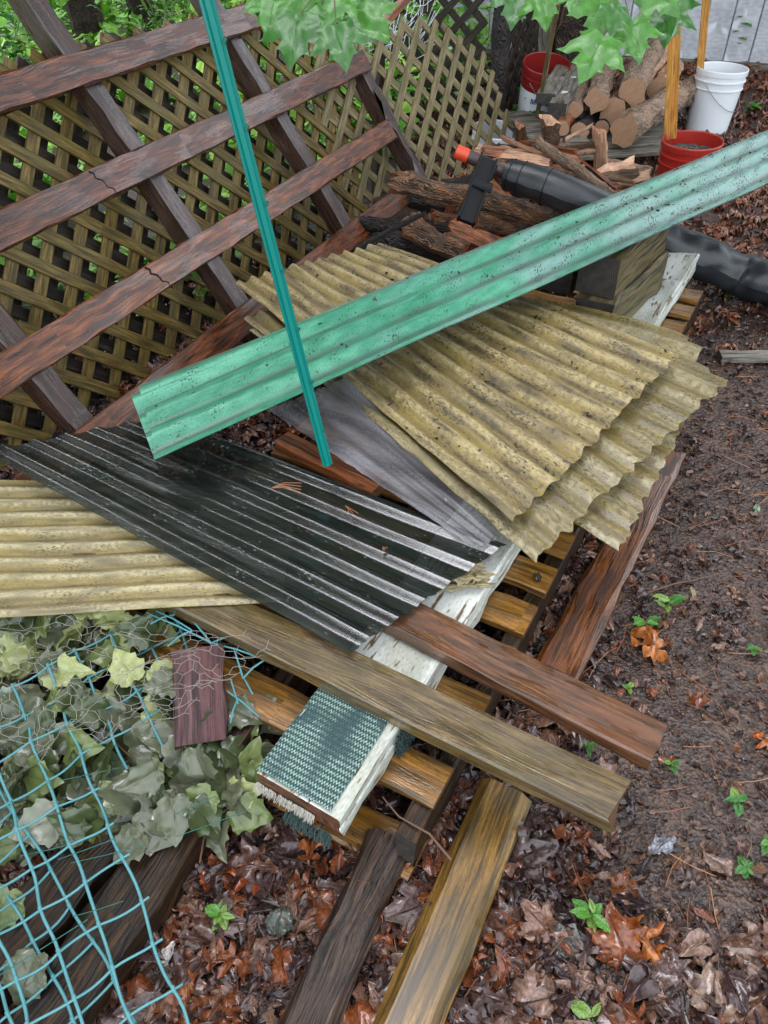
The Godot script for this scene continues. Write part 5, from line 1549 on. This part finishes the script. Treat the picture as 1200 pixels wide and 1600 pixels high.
	for q in [[230, 958, .25, 330, 1005, .245], [330, 1005, .245, 412, 1030, .24], [245, 955, .25, 300, 985, .25], [300, 985, .25, 262, 1010, .24], [330, 1005, .245, 392, 985, .25], [365, 1012, .24, 380, 1060, .215], [380, 1060, .215, 412, 1032, .24], [355, 1080, .2, 405, 1120, .17], [370, 1095, .19, 360, 1130, .18], [285, 952, .255, 330, 1005, .245], [375, 1050, .21, 395, 1085, .19], [360, 1060, .21, 372, 1100, .19], [235, 975, .245, 275, 960, .25]]:
		var p := _hit(q[0], q[1], q[2])
		var r := _hit(q[3], q[4], q[5])
		tube(mb, [p, p.lerp(r, 0.5) + Vector3(0, 0.006, 0), r], 0.0021, 6)
	tag(put("netting_scrap", mb.done(M.teal_plastic)), "crumpled teal netting scrap beside the plank stub", "netting")
	# chicken wire
	mb = MB.new()
	var h00 := Vector3(-0.779, 0.215, -0.697)
	var h10 := Vector3(-0.386, 0.235, -0.802)
	var h01 := Vector3(-0.898, 0.270, -1.057)
	var h11 := Vector3(-0.215, 0.292, -0.932)
	var hx := func(u: float, v: float) -> Vector3:
		var p := h00.lerp(h10, u).lerp(h01.lerp(h11, u), v)
		return p + Vector3(nz.get_noise_2d(u * 6, v * 5 + 3) * 0.012, nz.get_noise_2d(u * 4, v * 4) * 0.03 + 0.012, nz.get_noise_2d(u * 6 + 30, v * 5) * 0.012)
	var nx := 19
	var ny := 17
	for i in nx:
		for j in ny:
			var uo := 0.5 if j % 2 == 1 else 0.0
			var c := Vector2((i + uo) / nx, float(j) / ny)
			var r := 0.58
			var v0 := Vector2(c.x, c.y + r / ny * 0.62)
			var vl := Vector2(c.x - 0.5 / nx, c.y + r / ny * 0.1)
			var vr := Vector2(c.x + 0.5 / nx, c.y + r / ny * 0.1)
			var up := Vector2(c.x, c.y + 1.0 / ny + 0.06 / ny)
			if nz.get_noise_2d(i * 0.3 + 60, j * 0.3) > 0.38: continue
			for e in [[v0, vl], [v0, vr], [v0, up]]:
				var a: Vector2 = e[0]
				var b: Vector2 = e[1]
				tube(mb, [hx.call(a.x, a.y), hx.call((a.x + b.x) / 2, (a.y + b.y) / 2), hx.call(b.x, b.y)], 0.00055, 4)
	tag(put("chicken_wire", mb.done(M.rust_wire)), "rusty hexagonal chicken wire spread over the ivy", "wire netting")


func plants() -> void:
	# overhanging maple twigs
	for g in 2:
		var t := thing("maple_branch", Vector3(-0.088, 1.247, -2.142) if g == 0 else Vector3(0.612, 1.231, -2.262), ["drooping green maple twig at the top centre", "drooping green maple twig at the top right before the logs"][g], "branch", "maple twigs hanging into view")
		var lv := []
		if g == 0:
			lv = [[470, 22, 452, 100, 1.70, .125], [432, -6, 415, 52, 1.78, .105], [503, 8, 508, 62, 1.82, .09], [525, 38, 540, 105, 1.66, .125], [560, 12, 606, 62, 1.74, .12], [545, -10, 512, 30, 1.70, .10], [590, -16, 606, 20, 1.85, .10], [405, -4, 408, 30, 1.8, .09], [470, -20, 440, 40, 1.86, .10], [575, -30, 560, 30, 1.9, .10], [510, -30, 500, 20, 1.9, .09]]
		else:
			lv = [[810, -20, 800, 38, 1.95, .10], [850, -22, 852, 40, 1.9, .105], [940, -6, 932, 62, 1.82, .15], [962, 8, 955, 52, 1.74, .08], [944, 54, 908, 122, 1.72, .14], [985, 32, 1000, 92, 1.78, .13], [1030, -12, 1042, 62, 1.85, .14], [1015, -24, 1060, 20, 1.78, .13], [905, -18, 892, 20, 1.86, .10], [1050, 8, 1040, 66, 1.95, .09]]
		var mb := MB.new()
		var k := 0
		for q in lv:
			var a: Vector3 = C3(q[0], q[1], q[4])
			var b: Vector3 = C3(q[2], q[3], q[4] - 0.015)
			var y := (a - b).normalized()       # from tip to stalk is +z of the leaf
			var face := (Vector3(0, 1.5, 0) - a).normalized() + Vector3(rng.randf_range(-0.35, 0.35), 0.5, rng.randf_range(-0.2, 0.2))
			var xx := face.cross(y).normalized()
			var bs := Basis(xx, y.cross(xx), y)
			var m := leaf_mesh("maple", a.distance_to(b) / 0.95, 0.05 + 0.08 * rng.randf(), 0.12 + 0.16 * rng.randf(), 0.05, k * 17.0 + g * 5, M.maple_leaf if k % 3 else M.maple_leaf_dark, 2)
			put("leaf", m, Transform3D(bs, a - t.position), t)
			tube(mb, [a, a.lerp(t.position, 0.5) + Vector3(0, 0.012, 0), t.position], 0.0012, 5, 0.0018)
			k += 1
		tube(mb, [t.position, t.position + Vector3(0.05, 0.2, -0.1), t.position + Vector3(0.2, 0.6, -0.4)], 0.003, 6, 0.006)
		put("twig", mb.done(M.twig), Transform3D(Basis(), -t.position), t)
	# seedlings
	seedling(Vector3(-0.318, 0.000, -0.510), "seedling with many rounded leaves between the ivy and the dark plank", 9, 0.033, 0.055)
	seedling(Vector3(0.359, 0.000, -0.493), "seedling in the lower right leaf litter beside a grey leaf", 6, 0.039, 0.06)
	seedling(Vector3(0.711, 0.000, -1.213), "seedling with two broad leaves above the orange oak leaf", 4, 0.047, 0.07)
	seedling(Vector3(0.649, 0.000, -1.167), "small bright seedling beside the broad leaved one", 5, 0.035, 0.04)
	seedling(Vector3(0.712, 0.000, -0.708), "lone seedling on bare soil near the right edge", 4, 0.035, 0.03)
	seedling(Vector3(0.601, 0.000, -0.794), "little seedling just past the end of the red board", 5, 0.025, 0.03)
	seedling(Vector3(0.678, 0.000, -0.575), "feathery seedling near the lower right edge", 8, 0.023, 0.03)
	seedling(Vector3(0.327, 0.000, -0.340), "seedling at the very bottom edge of the picture", 4, 0.039, 0.03)
	seedling(Vector3(0.432, 0.000, -0.841), "seedling in the gap between the two boards", 5, 0.028, 0.03)
	seedling(Vector3(0.897, 0.000, -1.094), "tiny yellow green seedling high on the right soil", 5, 0.023, 0.02)
	seedling(Vector3(0.565, 0.000, -0.989), "tiny seedling near the rotting timber end", 4, 0.019, 0.02)
	seedling(Vector3(0.742, 0.000, -0.625), "seedling cut by the right edge of the picture", 5, 0.028, 0.03)
	seedling(Vector3(1.492, 0.000, -2.918), "trailing seedling below the black roll", 5, 0.047, 0.07)
	seedling(Vector3(3.046, 0.000, -7.176), "leafy green weed against the house wall", 12, 0.11, 0.34)
	seedling(Vector3(2.641, 0.000, -5.685), "yellow green weed behind the white bucket", 8, 0.08, 0.08)
	seedling(Vector3(1.054, 0.000, -5.488), "broad leaved plant in front of the maroon bucket", 9, 0.16, 0.2)
	seedling(Vector3(1.149, 0.000, -5.405), "second broad leaved plant by the pale pallet", 7, 0.14, 0.14)
	seedling(Vector3(-0.725, 0.000, -2.879), "leafy weed growing up behind the lattice slats", 6, 0.13, 0.25)
	# understorey beyond the fence
	var fern := leaf_mesh("fern", 1.0, 0.2, 0.5, 0.1, 3.0, M.under_leaf, 0)
	var ov := leaf_mesh("ovate", 1.0, 0.2, 0.4, 0.1, 5.0, M.under_leaf, 0)
	var cols := PackedColorArray([lin(136, 188, 66), lin(152, 204, 78), lin(112, 168, 60), lin(176, 218, 98), lin(92, 144, 56), lin(142, 190, 88)])
	var N := Vector3(0.79488, 0.38868, 0.46592)
	var xa := []
	var xb := []
	for k in 44000:
		var p := Vector3(rng.randf_range(-11.0, 2.6), 0, rng.randf_range(-15.0, -1.2))
		if N.dot(p - Vector3(0, 1.5, 0)) > -2.75: continue
		if p.x > 0.25 and p.z > -5.6: continue
		if p.x > 0.95: continue
		var hidden := false
		for tr in [Vector3(-2.758, 0.000, -8.563), Vector3(-2.375, 0.000, -9.218)]:
			var f: float = Vector2(p.x, p.z).dot(Vector2(tr.x, tr.z)) / Vector2(tr.x, tr.z).length_squared()
			if f > 0.3 and f < 1.0 and (Vector2(p.x, p.z) - Vector2(tr.x, tr.z) * f).length() < 0.2: hidden = true
		var dens := nz.get_noise_2d(p.x * 0.8, p.z * 0.8)
		if dens < -0.28: continue
		var hgt := (0.25 + 0.5 * rng.randf()) * (0.6 + dens)
		p.y = hgt * rng.randf() * (0.2 if hidden else 1.0)
		var sc := rng.randf_range(0.09, 0.24)
		var b := Basis(Vector3.UP, rng.randf() * TAU) * Basis(Vector3.RIGHT, rng.randf_range(-0.2, 0.9))
		(xa if k % 2 else xb).append(Transform3D(b.scaled(Vector3.ONE * sc), p))
	scatter("undergrowth", fern, xa, cols, "bright green ferny undergrowth beyond the lattice", "undergrowth")
	scatter("undergrowth", ov, xb, cols, "broad green leaves of the undergrowth beyond the lattice", "undergrowth")
	for q in [[Vector3(-2.995, 0.000, -7.617), "bushy green shrub behind the upper left of the frame"], [Vector3(-1.968, 0.000, -8.291), "green shrub beside the slimmer trunk"], [Vector3(-2.588, 0.000, -5.814), "shrub with large leaves at the far left behind the lattice"], [Vector3(-0.143, -0.000, -10.108), "green shrub far behind the middle lattice"]]:
		var s := thing("shrub", q[0], q[1], "shrub", "shrubs beyond the fence")
		var mb := MB.new()
		var xs := []
		for k in 9:
			var g := k * 2.4
			var e := Vector3(cos(g) * 0.32, 0.75 + 0.12 * sin(k * 3.0), sin(g) * 0.32)
			tube(mb, [Vector3.ZERO, e * 0.5 + Vector3(0, 0.05, 0), e], 0.007, 5, 0.003)
			for r in 9:
				var b := Basis(Vector3.UP, rng.randf() * TAU) * Basis(Vector3.RIGHT, rng.randf_range(-0.3, 0.8))
				put("leaf", L.seed[r % 3], Transform3D(b.scaled(Vector3.ONE * rng.randf_range(0.08, 0.15)), e * rng.randf_range(0.35, 1.05) + Vector3(rng.randf_range(-0.08, 0.08), 0, rng.randf_range(-0.08, 0.08))), s)
		put("stem", mb.done(M.stem_green), Transform3D(), s)


func C3(px: float, py: float, z: float) -> Vector3:
	return Vector3(0, 1.5, 0) + (Basis(Vector3(0.999657, -0.019300, 0.017685), Vector3(0.026177, 0.737025, -0.675359), Vector3(-0.000000, 0.675590, 0.737277)) * Vector3((px - 600.0) / 1155.0, (800.0 - py) / 1155.0, -1.0)) * z


func litter() -> void:
	# the leaves that stand out, one by one
	var big := [
		[1015, 1010, .13, "oak", 0.3, 186, 112, 56, "large orange oak leaf on the soil beside the rotting timber"], [1000, 1475, .11, "oak", 2.9, 178, 104, 50, "orange oak leaf right of the lower right seedling"],
		[485, 1325, .085, "oak", 0.2, 166, 96, 56, "tan oak leaf just below the carpeted beam end"], [345, 1370, .10, "oak", 1.2, 150, 74, 36, "curled rust oak leaf left of the tan one"], [390, 1375, .10, "oak", -0.9, 140, 68, 34, "rust oak leaf under the ivy edge"],
		[298, 1550, .08, "oak", 0.1, 156, 92, 50, "brown oak leaf near the bottom below the ivy"], [745, 1440, .05, "scrap", 0.4, 150, 84, 44, "curled brown scrap beside the yellow timber"], [690, 1330, .05, "scrap", 0.6, 156, 100, 60, "standing dry scrap beside the stringer end"],
		[440, 1440, .055, "ivy", 0.5, 86, 92, 82, "grey green fallen ivy leaf right of the rounded seedling"], [878, 1470, .065, "ivy", -0.7, 106, 106, 98, "grey fallen leaf left of the lower right seedling"], [840, 1505, .04, "ivy", 0.9, 92, 100, 98, "small grey fallen leaf below the grey one"],
		[868, 1008, .05, "ovate", 1.4, 128, 130, 116, "grey green leaf caught against the pallet side"], [265, 1495, .045, "ovate", 0.6, 222, 214, 206, "white petal shaped leaf below the teal mesh"], [1190, 1165, .06, "oak", -0.4, 186, 104, 52, "orange leaf at the right edge of the soil"],
		[1080, 930, .035, "scrap", 0.3, 190, 176, 130, "pale torn leaf on the soil near the seedlings"], [1180, 800, .035, "ovate", 0.5, 150, 176, 140, "pale green fallen leaf high on the right"], [1035, 1325, .07, "scrap", 1.4, 150, 150, 156, "crumpled shiny pale leaf past the board ends"],
		[980, 1395, .06, "maple", 2.0, 140, 84, 52, "brown maple leaf in the lower right litter"], [1120, 1355, .07, "ovate", -0.5, 148, 122, 108, "greyish flat leaf near the feathery seedling"], [1110, 1540, .10, "maple", 0.7, 150, 122, 104, "pale brown maple leaf in the bottom right corner"],
		[1160, 1490, .09, "maple", -1.1, 142, 116, 102, "second pale maple leaf in the bottom right corner"], [1010, 1570, .09, "oak", 1.9, 132, 98, 78, "dull brown oak leaf near the bottom edge"], [870, 1210, .06, "oak", 0.9, 128, 76, 52, "brown leaf below the gap between the boards"],
		[740, 1040, .05, "oak", 1.9, 130, 74, 48, "brown leaf lying on the pallet gap"], [845, 955, .08, "oak", 0.4, 136, 84, 60, "curled leaf lying between pallet and timber"], [890, 960, .07, "maple", 2.4, 120, 76, 60, "dark leaf on the rotting timber side"]]
	var k := 0
	for q in big:
		var p: Vector3 = gnd(q[0], q[1]) + Vector3(0, 0.016, 0)
		var m: StandardMaterial3D = M.litter_leaf.duplicate()
		m.vertex_color_use_as_albedo = false
		m.albedo_color = c8(q[5], q[6], q[7])
		var b := Basis(Vector3.UP, -float(q[4]) + 0.2) * Basis(Vector3.RIGHT, 0.12)
		var o := put("fallen_leaf", leaf_mesh(q[3], q[2], 0.25, 0.45, 0.35, k * 9.0, m, 1), Transform3D(b, p - b * Vector3(0, 0, -0.5) * float(q[2])))
		tag(o, q[8], "leaf", "fallen leaves on the ground")
		k += 1
	# wet leaf litter
	var browns := PackedColorArray([lin(84, 58, 50), lin(98, 66, 54), lin(70, 50, 46), lin(112, 78, 62), lin(62, 46, 46), lin(132, 96, 78), lin(90, 70, 66), lin(128, 72, 44), lin(76, 54, 52), lin(104, 84, 78), lin(58, 44, 40), lin(140, 108, 92), lin(140, 78, 46), lin(108, 86, 80)])
	var groups := []
	for g in 5: groups.append([])
	var s1 := Vector3(0.689, 0.000, -0.748)
	var s2 := Vector3(1.046, 0.000, -1.713)
	var s3 := Vector3(1.310, 0.000, -2.455)
	for n in 36000:
		var p := Vector3(rng.randf_range(-1.4, 2.3), 0, -0.15 - 3.3 * pow(rng.randf(), 1.15))
		var soil := 0.0
		for s in [s1, s2, s3]: soil = maxf(soil, 1.0 - (p - s).length() / 0.42)
		var cl := nz.get_noise_2d(p.x * 3, p.z * 3)
		if soil > 0 and rng.randf() < 0.5 + 0.42 * soil: continue
		var right := smoothstep(0.36, 0.56, p.x + 0.12 * (p.z + 0.6)) * smoothstep(-0.42, -0.62, p.z)
		if rng.randf() < right * 0.74: continue
		if cl < -0.25 and rng.randf() < 0.6: continue
		p.y = ground_y(p.x, p.z) + 0.002 + rng.randf() * 0.02
		var b := Basis(Vector3.UP, rng.randf() * TAU) * Basis.from_euler(Vector3(rng.randfn(0, 0.32), 0, rng.randfn(0, 0.32)))
		var g := [0, 0, 1, 2, 3, 3, 4, 4][rng.randi() % 8] as int
		var sc := (rng.randf_range(0.04, 0.096) if g < 3 else rng.randf_range(0.025, 0.065)) * (1.0 - 0.4 * right)
		(groups[g] as Array).append(Transform3D(b.scaled(Vector3.ONE * sc), p))
	var kinds := ["oak", "maple", "ovate", "scrap", "scrap"]
	for g in 5:
		scatter("leaf_litter", leaf_mesh(kinds[g], 1.0, 0.2, [0.35, 0.25, 0.4, 0.6, -0.35][g], 0.26, g * 31.0 + 2, M.litter_leaf, 1 if g < 3 else 0), groups[g], browns, ["wet brown oak leaves littering the ground", "wet brown maple leaves littering the ground", "narrow wet brown leaves littering the ground", "torn bits of wet brown leaf on the ground", "curled torn bits of wet brown leaf"][g], "leaf litter")
	# reddish litter further back
	var far := []
	for n in 9000:
		var p := Vector3(rng.randf_range(0.2, 5.5), 0, rng.randf_range(-7.6, -2.4))
		if p.x < 0.9 and p.z > -3.2: continue
		if p.z > -3.0 and rng.randf() < 0.7: continue
		if rng.randf() < 0.25 and nz.get_noise_2d(p.x * 1.2, p.z * 1.2) < 0: continue
		p.y = ground_y(p.x, p.z) + rng.randf() * 0.02
		var b := Basis(Vector3.UP, rng.randf() * TAU) * Basis.from_euler(Vector3(rng.randfn(0, 0.4), 0, rng.randfn(0, 0.4)))
		far.append(Transform3D(b.scaled(Vector3.ONE * rng.randf_range(0.04, 0.1)), p))
	scatter("leaf_litter", leaf_mesh("oak", 1.0, 0.2, 0.6, 0.5, 77.0, M.litter_leaf, 0), far, PackedColorArray([lin(146, 88, 62), lin(124, 74, 56), lin(160, 104, 72), lin(104, 66, 54), lin(136, 96, 80), lin(168, 120, 92)]), "reddish brown leaves carpeting the ground towards the house", "leaf litter")
	# bark chips and soil crumbs
	var chips := []
	for n in 26000:
		var p := Vector3(rng.randf_range(-1.2, 2.8), 0, -0.15 - 4.2 * pow(rng.randf(), 1.3))
		p.y = ground_y(p.x, p.z) + 0.001
		var b := Basis(Vector3.UP, rng.randf() * TAU) * Basis.from_euler(Vector3(rng.randfn(0, 0.3), 0, rng.randfn(0, 0.3)))
		var s := 0.5 + 1.6 * pow(rng.randf(), 3)
		chips.append(Transform3D(b.scaled(Vector3(s * rng.randf_range(0.7, 2.0), s * 0.7, s)), p))
	var bm := SphereMesh.new()
	bm.radius = 0.005
	bm.height = 0.006
	bm.radial_segments = 5
	bm.rings = 2
	var cm := mat("chip", Color.WHITE, 0.5, {"vc": true})
	bm.material = cm
	scatter("bark_chips", bm, chips, PackedColorArray([lin(52, 40, 36), lin(74, 58, 50), lin(40, 32, 30), lin(98, 78, 66), lin(62, 48, 42), lin(84, 68, 62), lin(48, 38, 36)]), "dark bark chips and crumbs over the soil", "mulch")
	var bits := []
	for n in 15000:
		var p := Vector3(rng.randf_range(-0.6, 2.6), 0, -0.15 - 3.6 * pow(rng.randf(), 1.2))
		p.y = ground_y(p.x, p.z) + 0.003
		var b := Basis(Vector3.UP, rng.randf() * TAU) * Basis.from_euler(Vector3(rng.randfn(0, 0.3), 0, rng.randfn(0, 0.3)))
		bits.append(Transform3D(b.scaled(Vector3.ONE * rng.randf_range(0.010, 0.040)), p))
	scatter("leaf_crumbs", leaf_mesh("scrap", 1.0, 0.2, 0.7, 0.3, 12.0, M.litter_leaf, 0), bits, PackedColorArray([lin(110, 82, 68), lin(82, 62, 54), lin(138, 102, 82), lin(84, 66, 60), lin(150, 116, 92), lin(60, 46, 42)]), "small broken bits of leaf trodden into the soil", "leaf litter")
	# pine needles
	var mb := MB.new()
	tube(mb, [Vector3(-0.5, 0, 0), Vector3(0, 0.05, 0.06), Vector3(0.5, 0, 0)], 0.011, 3)
	var needles := []
	for n in 1500:
		var p := Vector3(rng.randf_range(-0.8, 1.8), 0, -0.2 - 2.6 * rng.randf())
		p.y = ground_y(p.x, p.z) + 0.006 + rng.randf() * 0.02
		needles.append(Transform3D((Basis(Vector3.UP, rng.randf() * TAU) * Basis(Vector3.BACK, rng.randfn(0, 0.15))).scaled(Vector3.ONE * rng.randf_range(0.04, 0.1)), p))
	var nm := mat("needle_mix", Color.WHITE, 0.5, {"vc": true})
	scatter("pine_needles", mb.done(nm), needles, PackedColorArray([lin(150, 92, 60), lin(112, 72, 52), lin(170, 120, 84), lin(88, 60, 50)]), "fallen pine needles lying over the litter", "needles")
	# twigs
	for q in [[640, 1490, 690, 1390, "thin dark twig across the plank end near the stringer", .03], [1010, 930, 1120, 900, "twig lying on the soil beside the rotting timber", .01], [1150, 720, 1196, 735, "grey bark splinter near the right edge", .02], [1110, 630, 1140, 620, "pale wood chip on the soil below the sheets", .015], [810, 1560, 880, 1470, "forked twig among the bottom litter", .02], [700, 1395, 600, 1300, "bare twig lying over the stringer end", .15]]:
		mb = MB.new()
		var a: Vector3 = gnd(q[0], q[1]) + Vector3(0, q[5], 0)
		var b: Vector3 = gnd(q[2], q[3]) + Vector3(0, q[5], 0)
		tube(mb, [a, a.lerp(b, 0.35) + Vector3(0.006, 0.004, -0.004), a.lerp(b, 0.7) + Vector3(-0.006, 0.002, 0.004), b], 0.003, 6, 0.0014)
		tag(put("twig", mb.done(M.twig)), q[4], "twig")
	# bits that lie on the smoke sheet
	mb = MB.new()
	var o := Vector3(-0.264, 0.365, -1.334)
	for j in 4: tube(mb, [o, o + Vector3(0.03, 0.006, -0.01 + 0.006 * j), o + Vector3(0.07, 0.002, -0.012 + 0.012 * j)], 0.0011, 4)
	tag(put("needle_cluster", mb.done(M.needle)), "cluster of brown pine needles on the smoke sheet", "needles")
	mb = MB.new()
	o = Vector3(-0.089, 0.352, -1.278)
	for j in 3: tube(mb, [o, o + Vector3(0.008, 0.005, 0.012 + 0.004 * j), o + Vector3(0.03 - 0.012 * j, 0.002, 0.03)], 0.0009, 4)
	tag(put("needle_cluster", mb.done(M.needle)), "small bent needle pair further right on the smoke sheet", "needles")
	for q in [[596, 860, .33, 0.018, 170, 108, 66, "tiny tan leaf scrap on the smoke sheet"], [698, 782, .345, 0.012, 200, 170, 140, "pale bud scale on the clear strip"], [582, 466, .52, 0.02, 120, 84, 76, "reddish leaf scrap on the green strip"], [540, 542, .50, 0.016, 60, 66, 60, "dark leaf spot on the green strip"], [612, 628, .43, 0.02, 50, 40, 36, "dark bark scrap on the top tan sheet"], [862, 762, .385, 0.022, 52, 42, 44, "dark wet leaf scrap near the tan sheet edge"], [842, 908, .17, 0.04, 66, 64, 40, "withered dark leaf on a yellow pallet board"]]:
		var m: StandardMaterial3D = M.litter_leaf.duplicate()
		m.vertex_color_use_as_albedo = false
		m.albedo_color = c8(q[4], q[5], q[6])
		var p := _hit(q[0], q[1], q[2])
		tag(put("leaf_scrap", leaf_mesh("scrap", q[3], 0.3, 0.5, 0.4, q[0], m, 1), Transform3D(Basis(Vector3.UP, q[0] * 1.0), p)), q[7], "leaf scrap")


func gnd(px: float, py: float) -> Vector3:
	return C3(px, py, 1.0) if false else _hit(px, py, 0.0)


func _hit(px: float, py: float, h: float) -> Vector3:
	var d: Vector3 = C3(px, py, 1.0) - Vector3(0, 1.5, 0)
	return Vector3(0, 1.5, 0) + d * ((h - 1.5) / d.y)
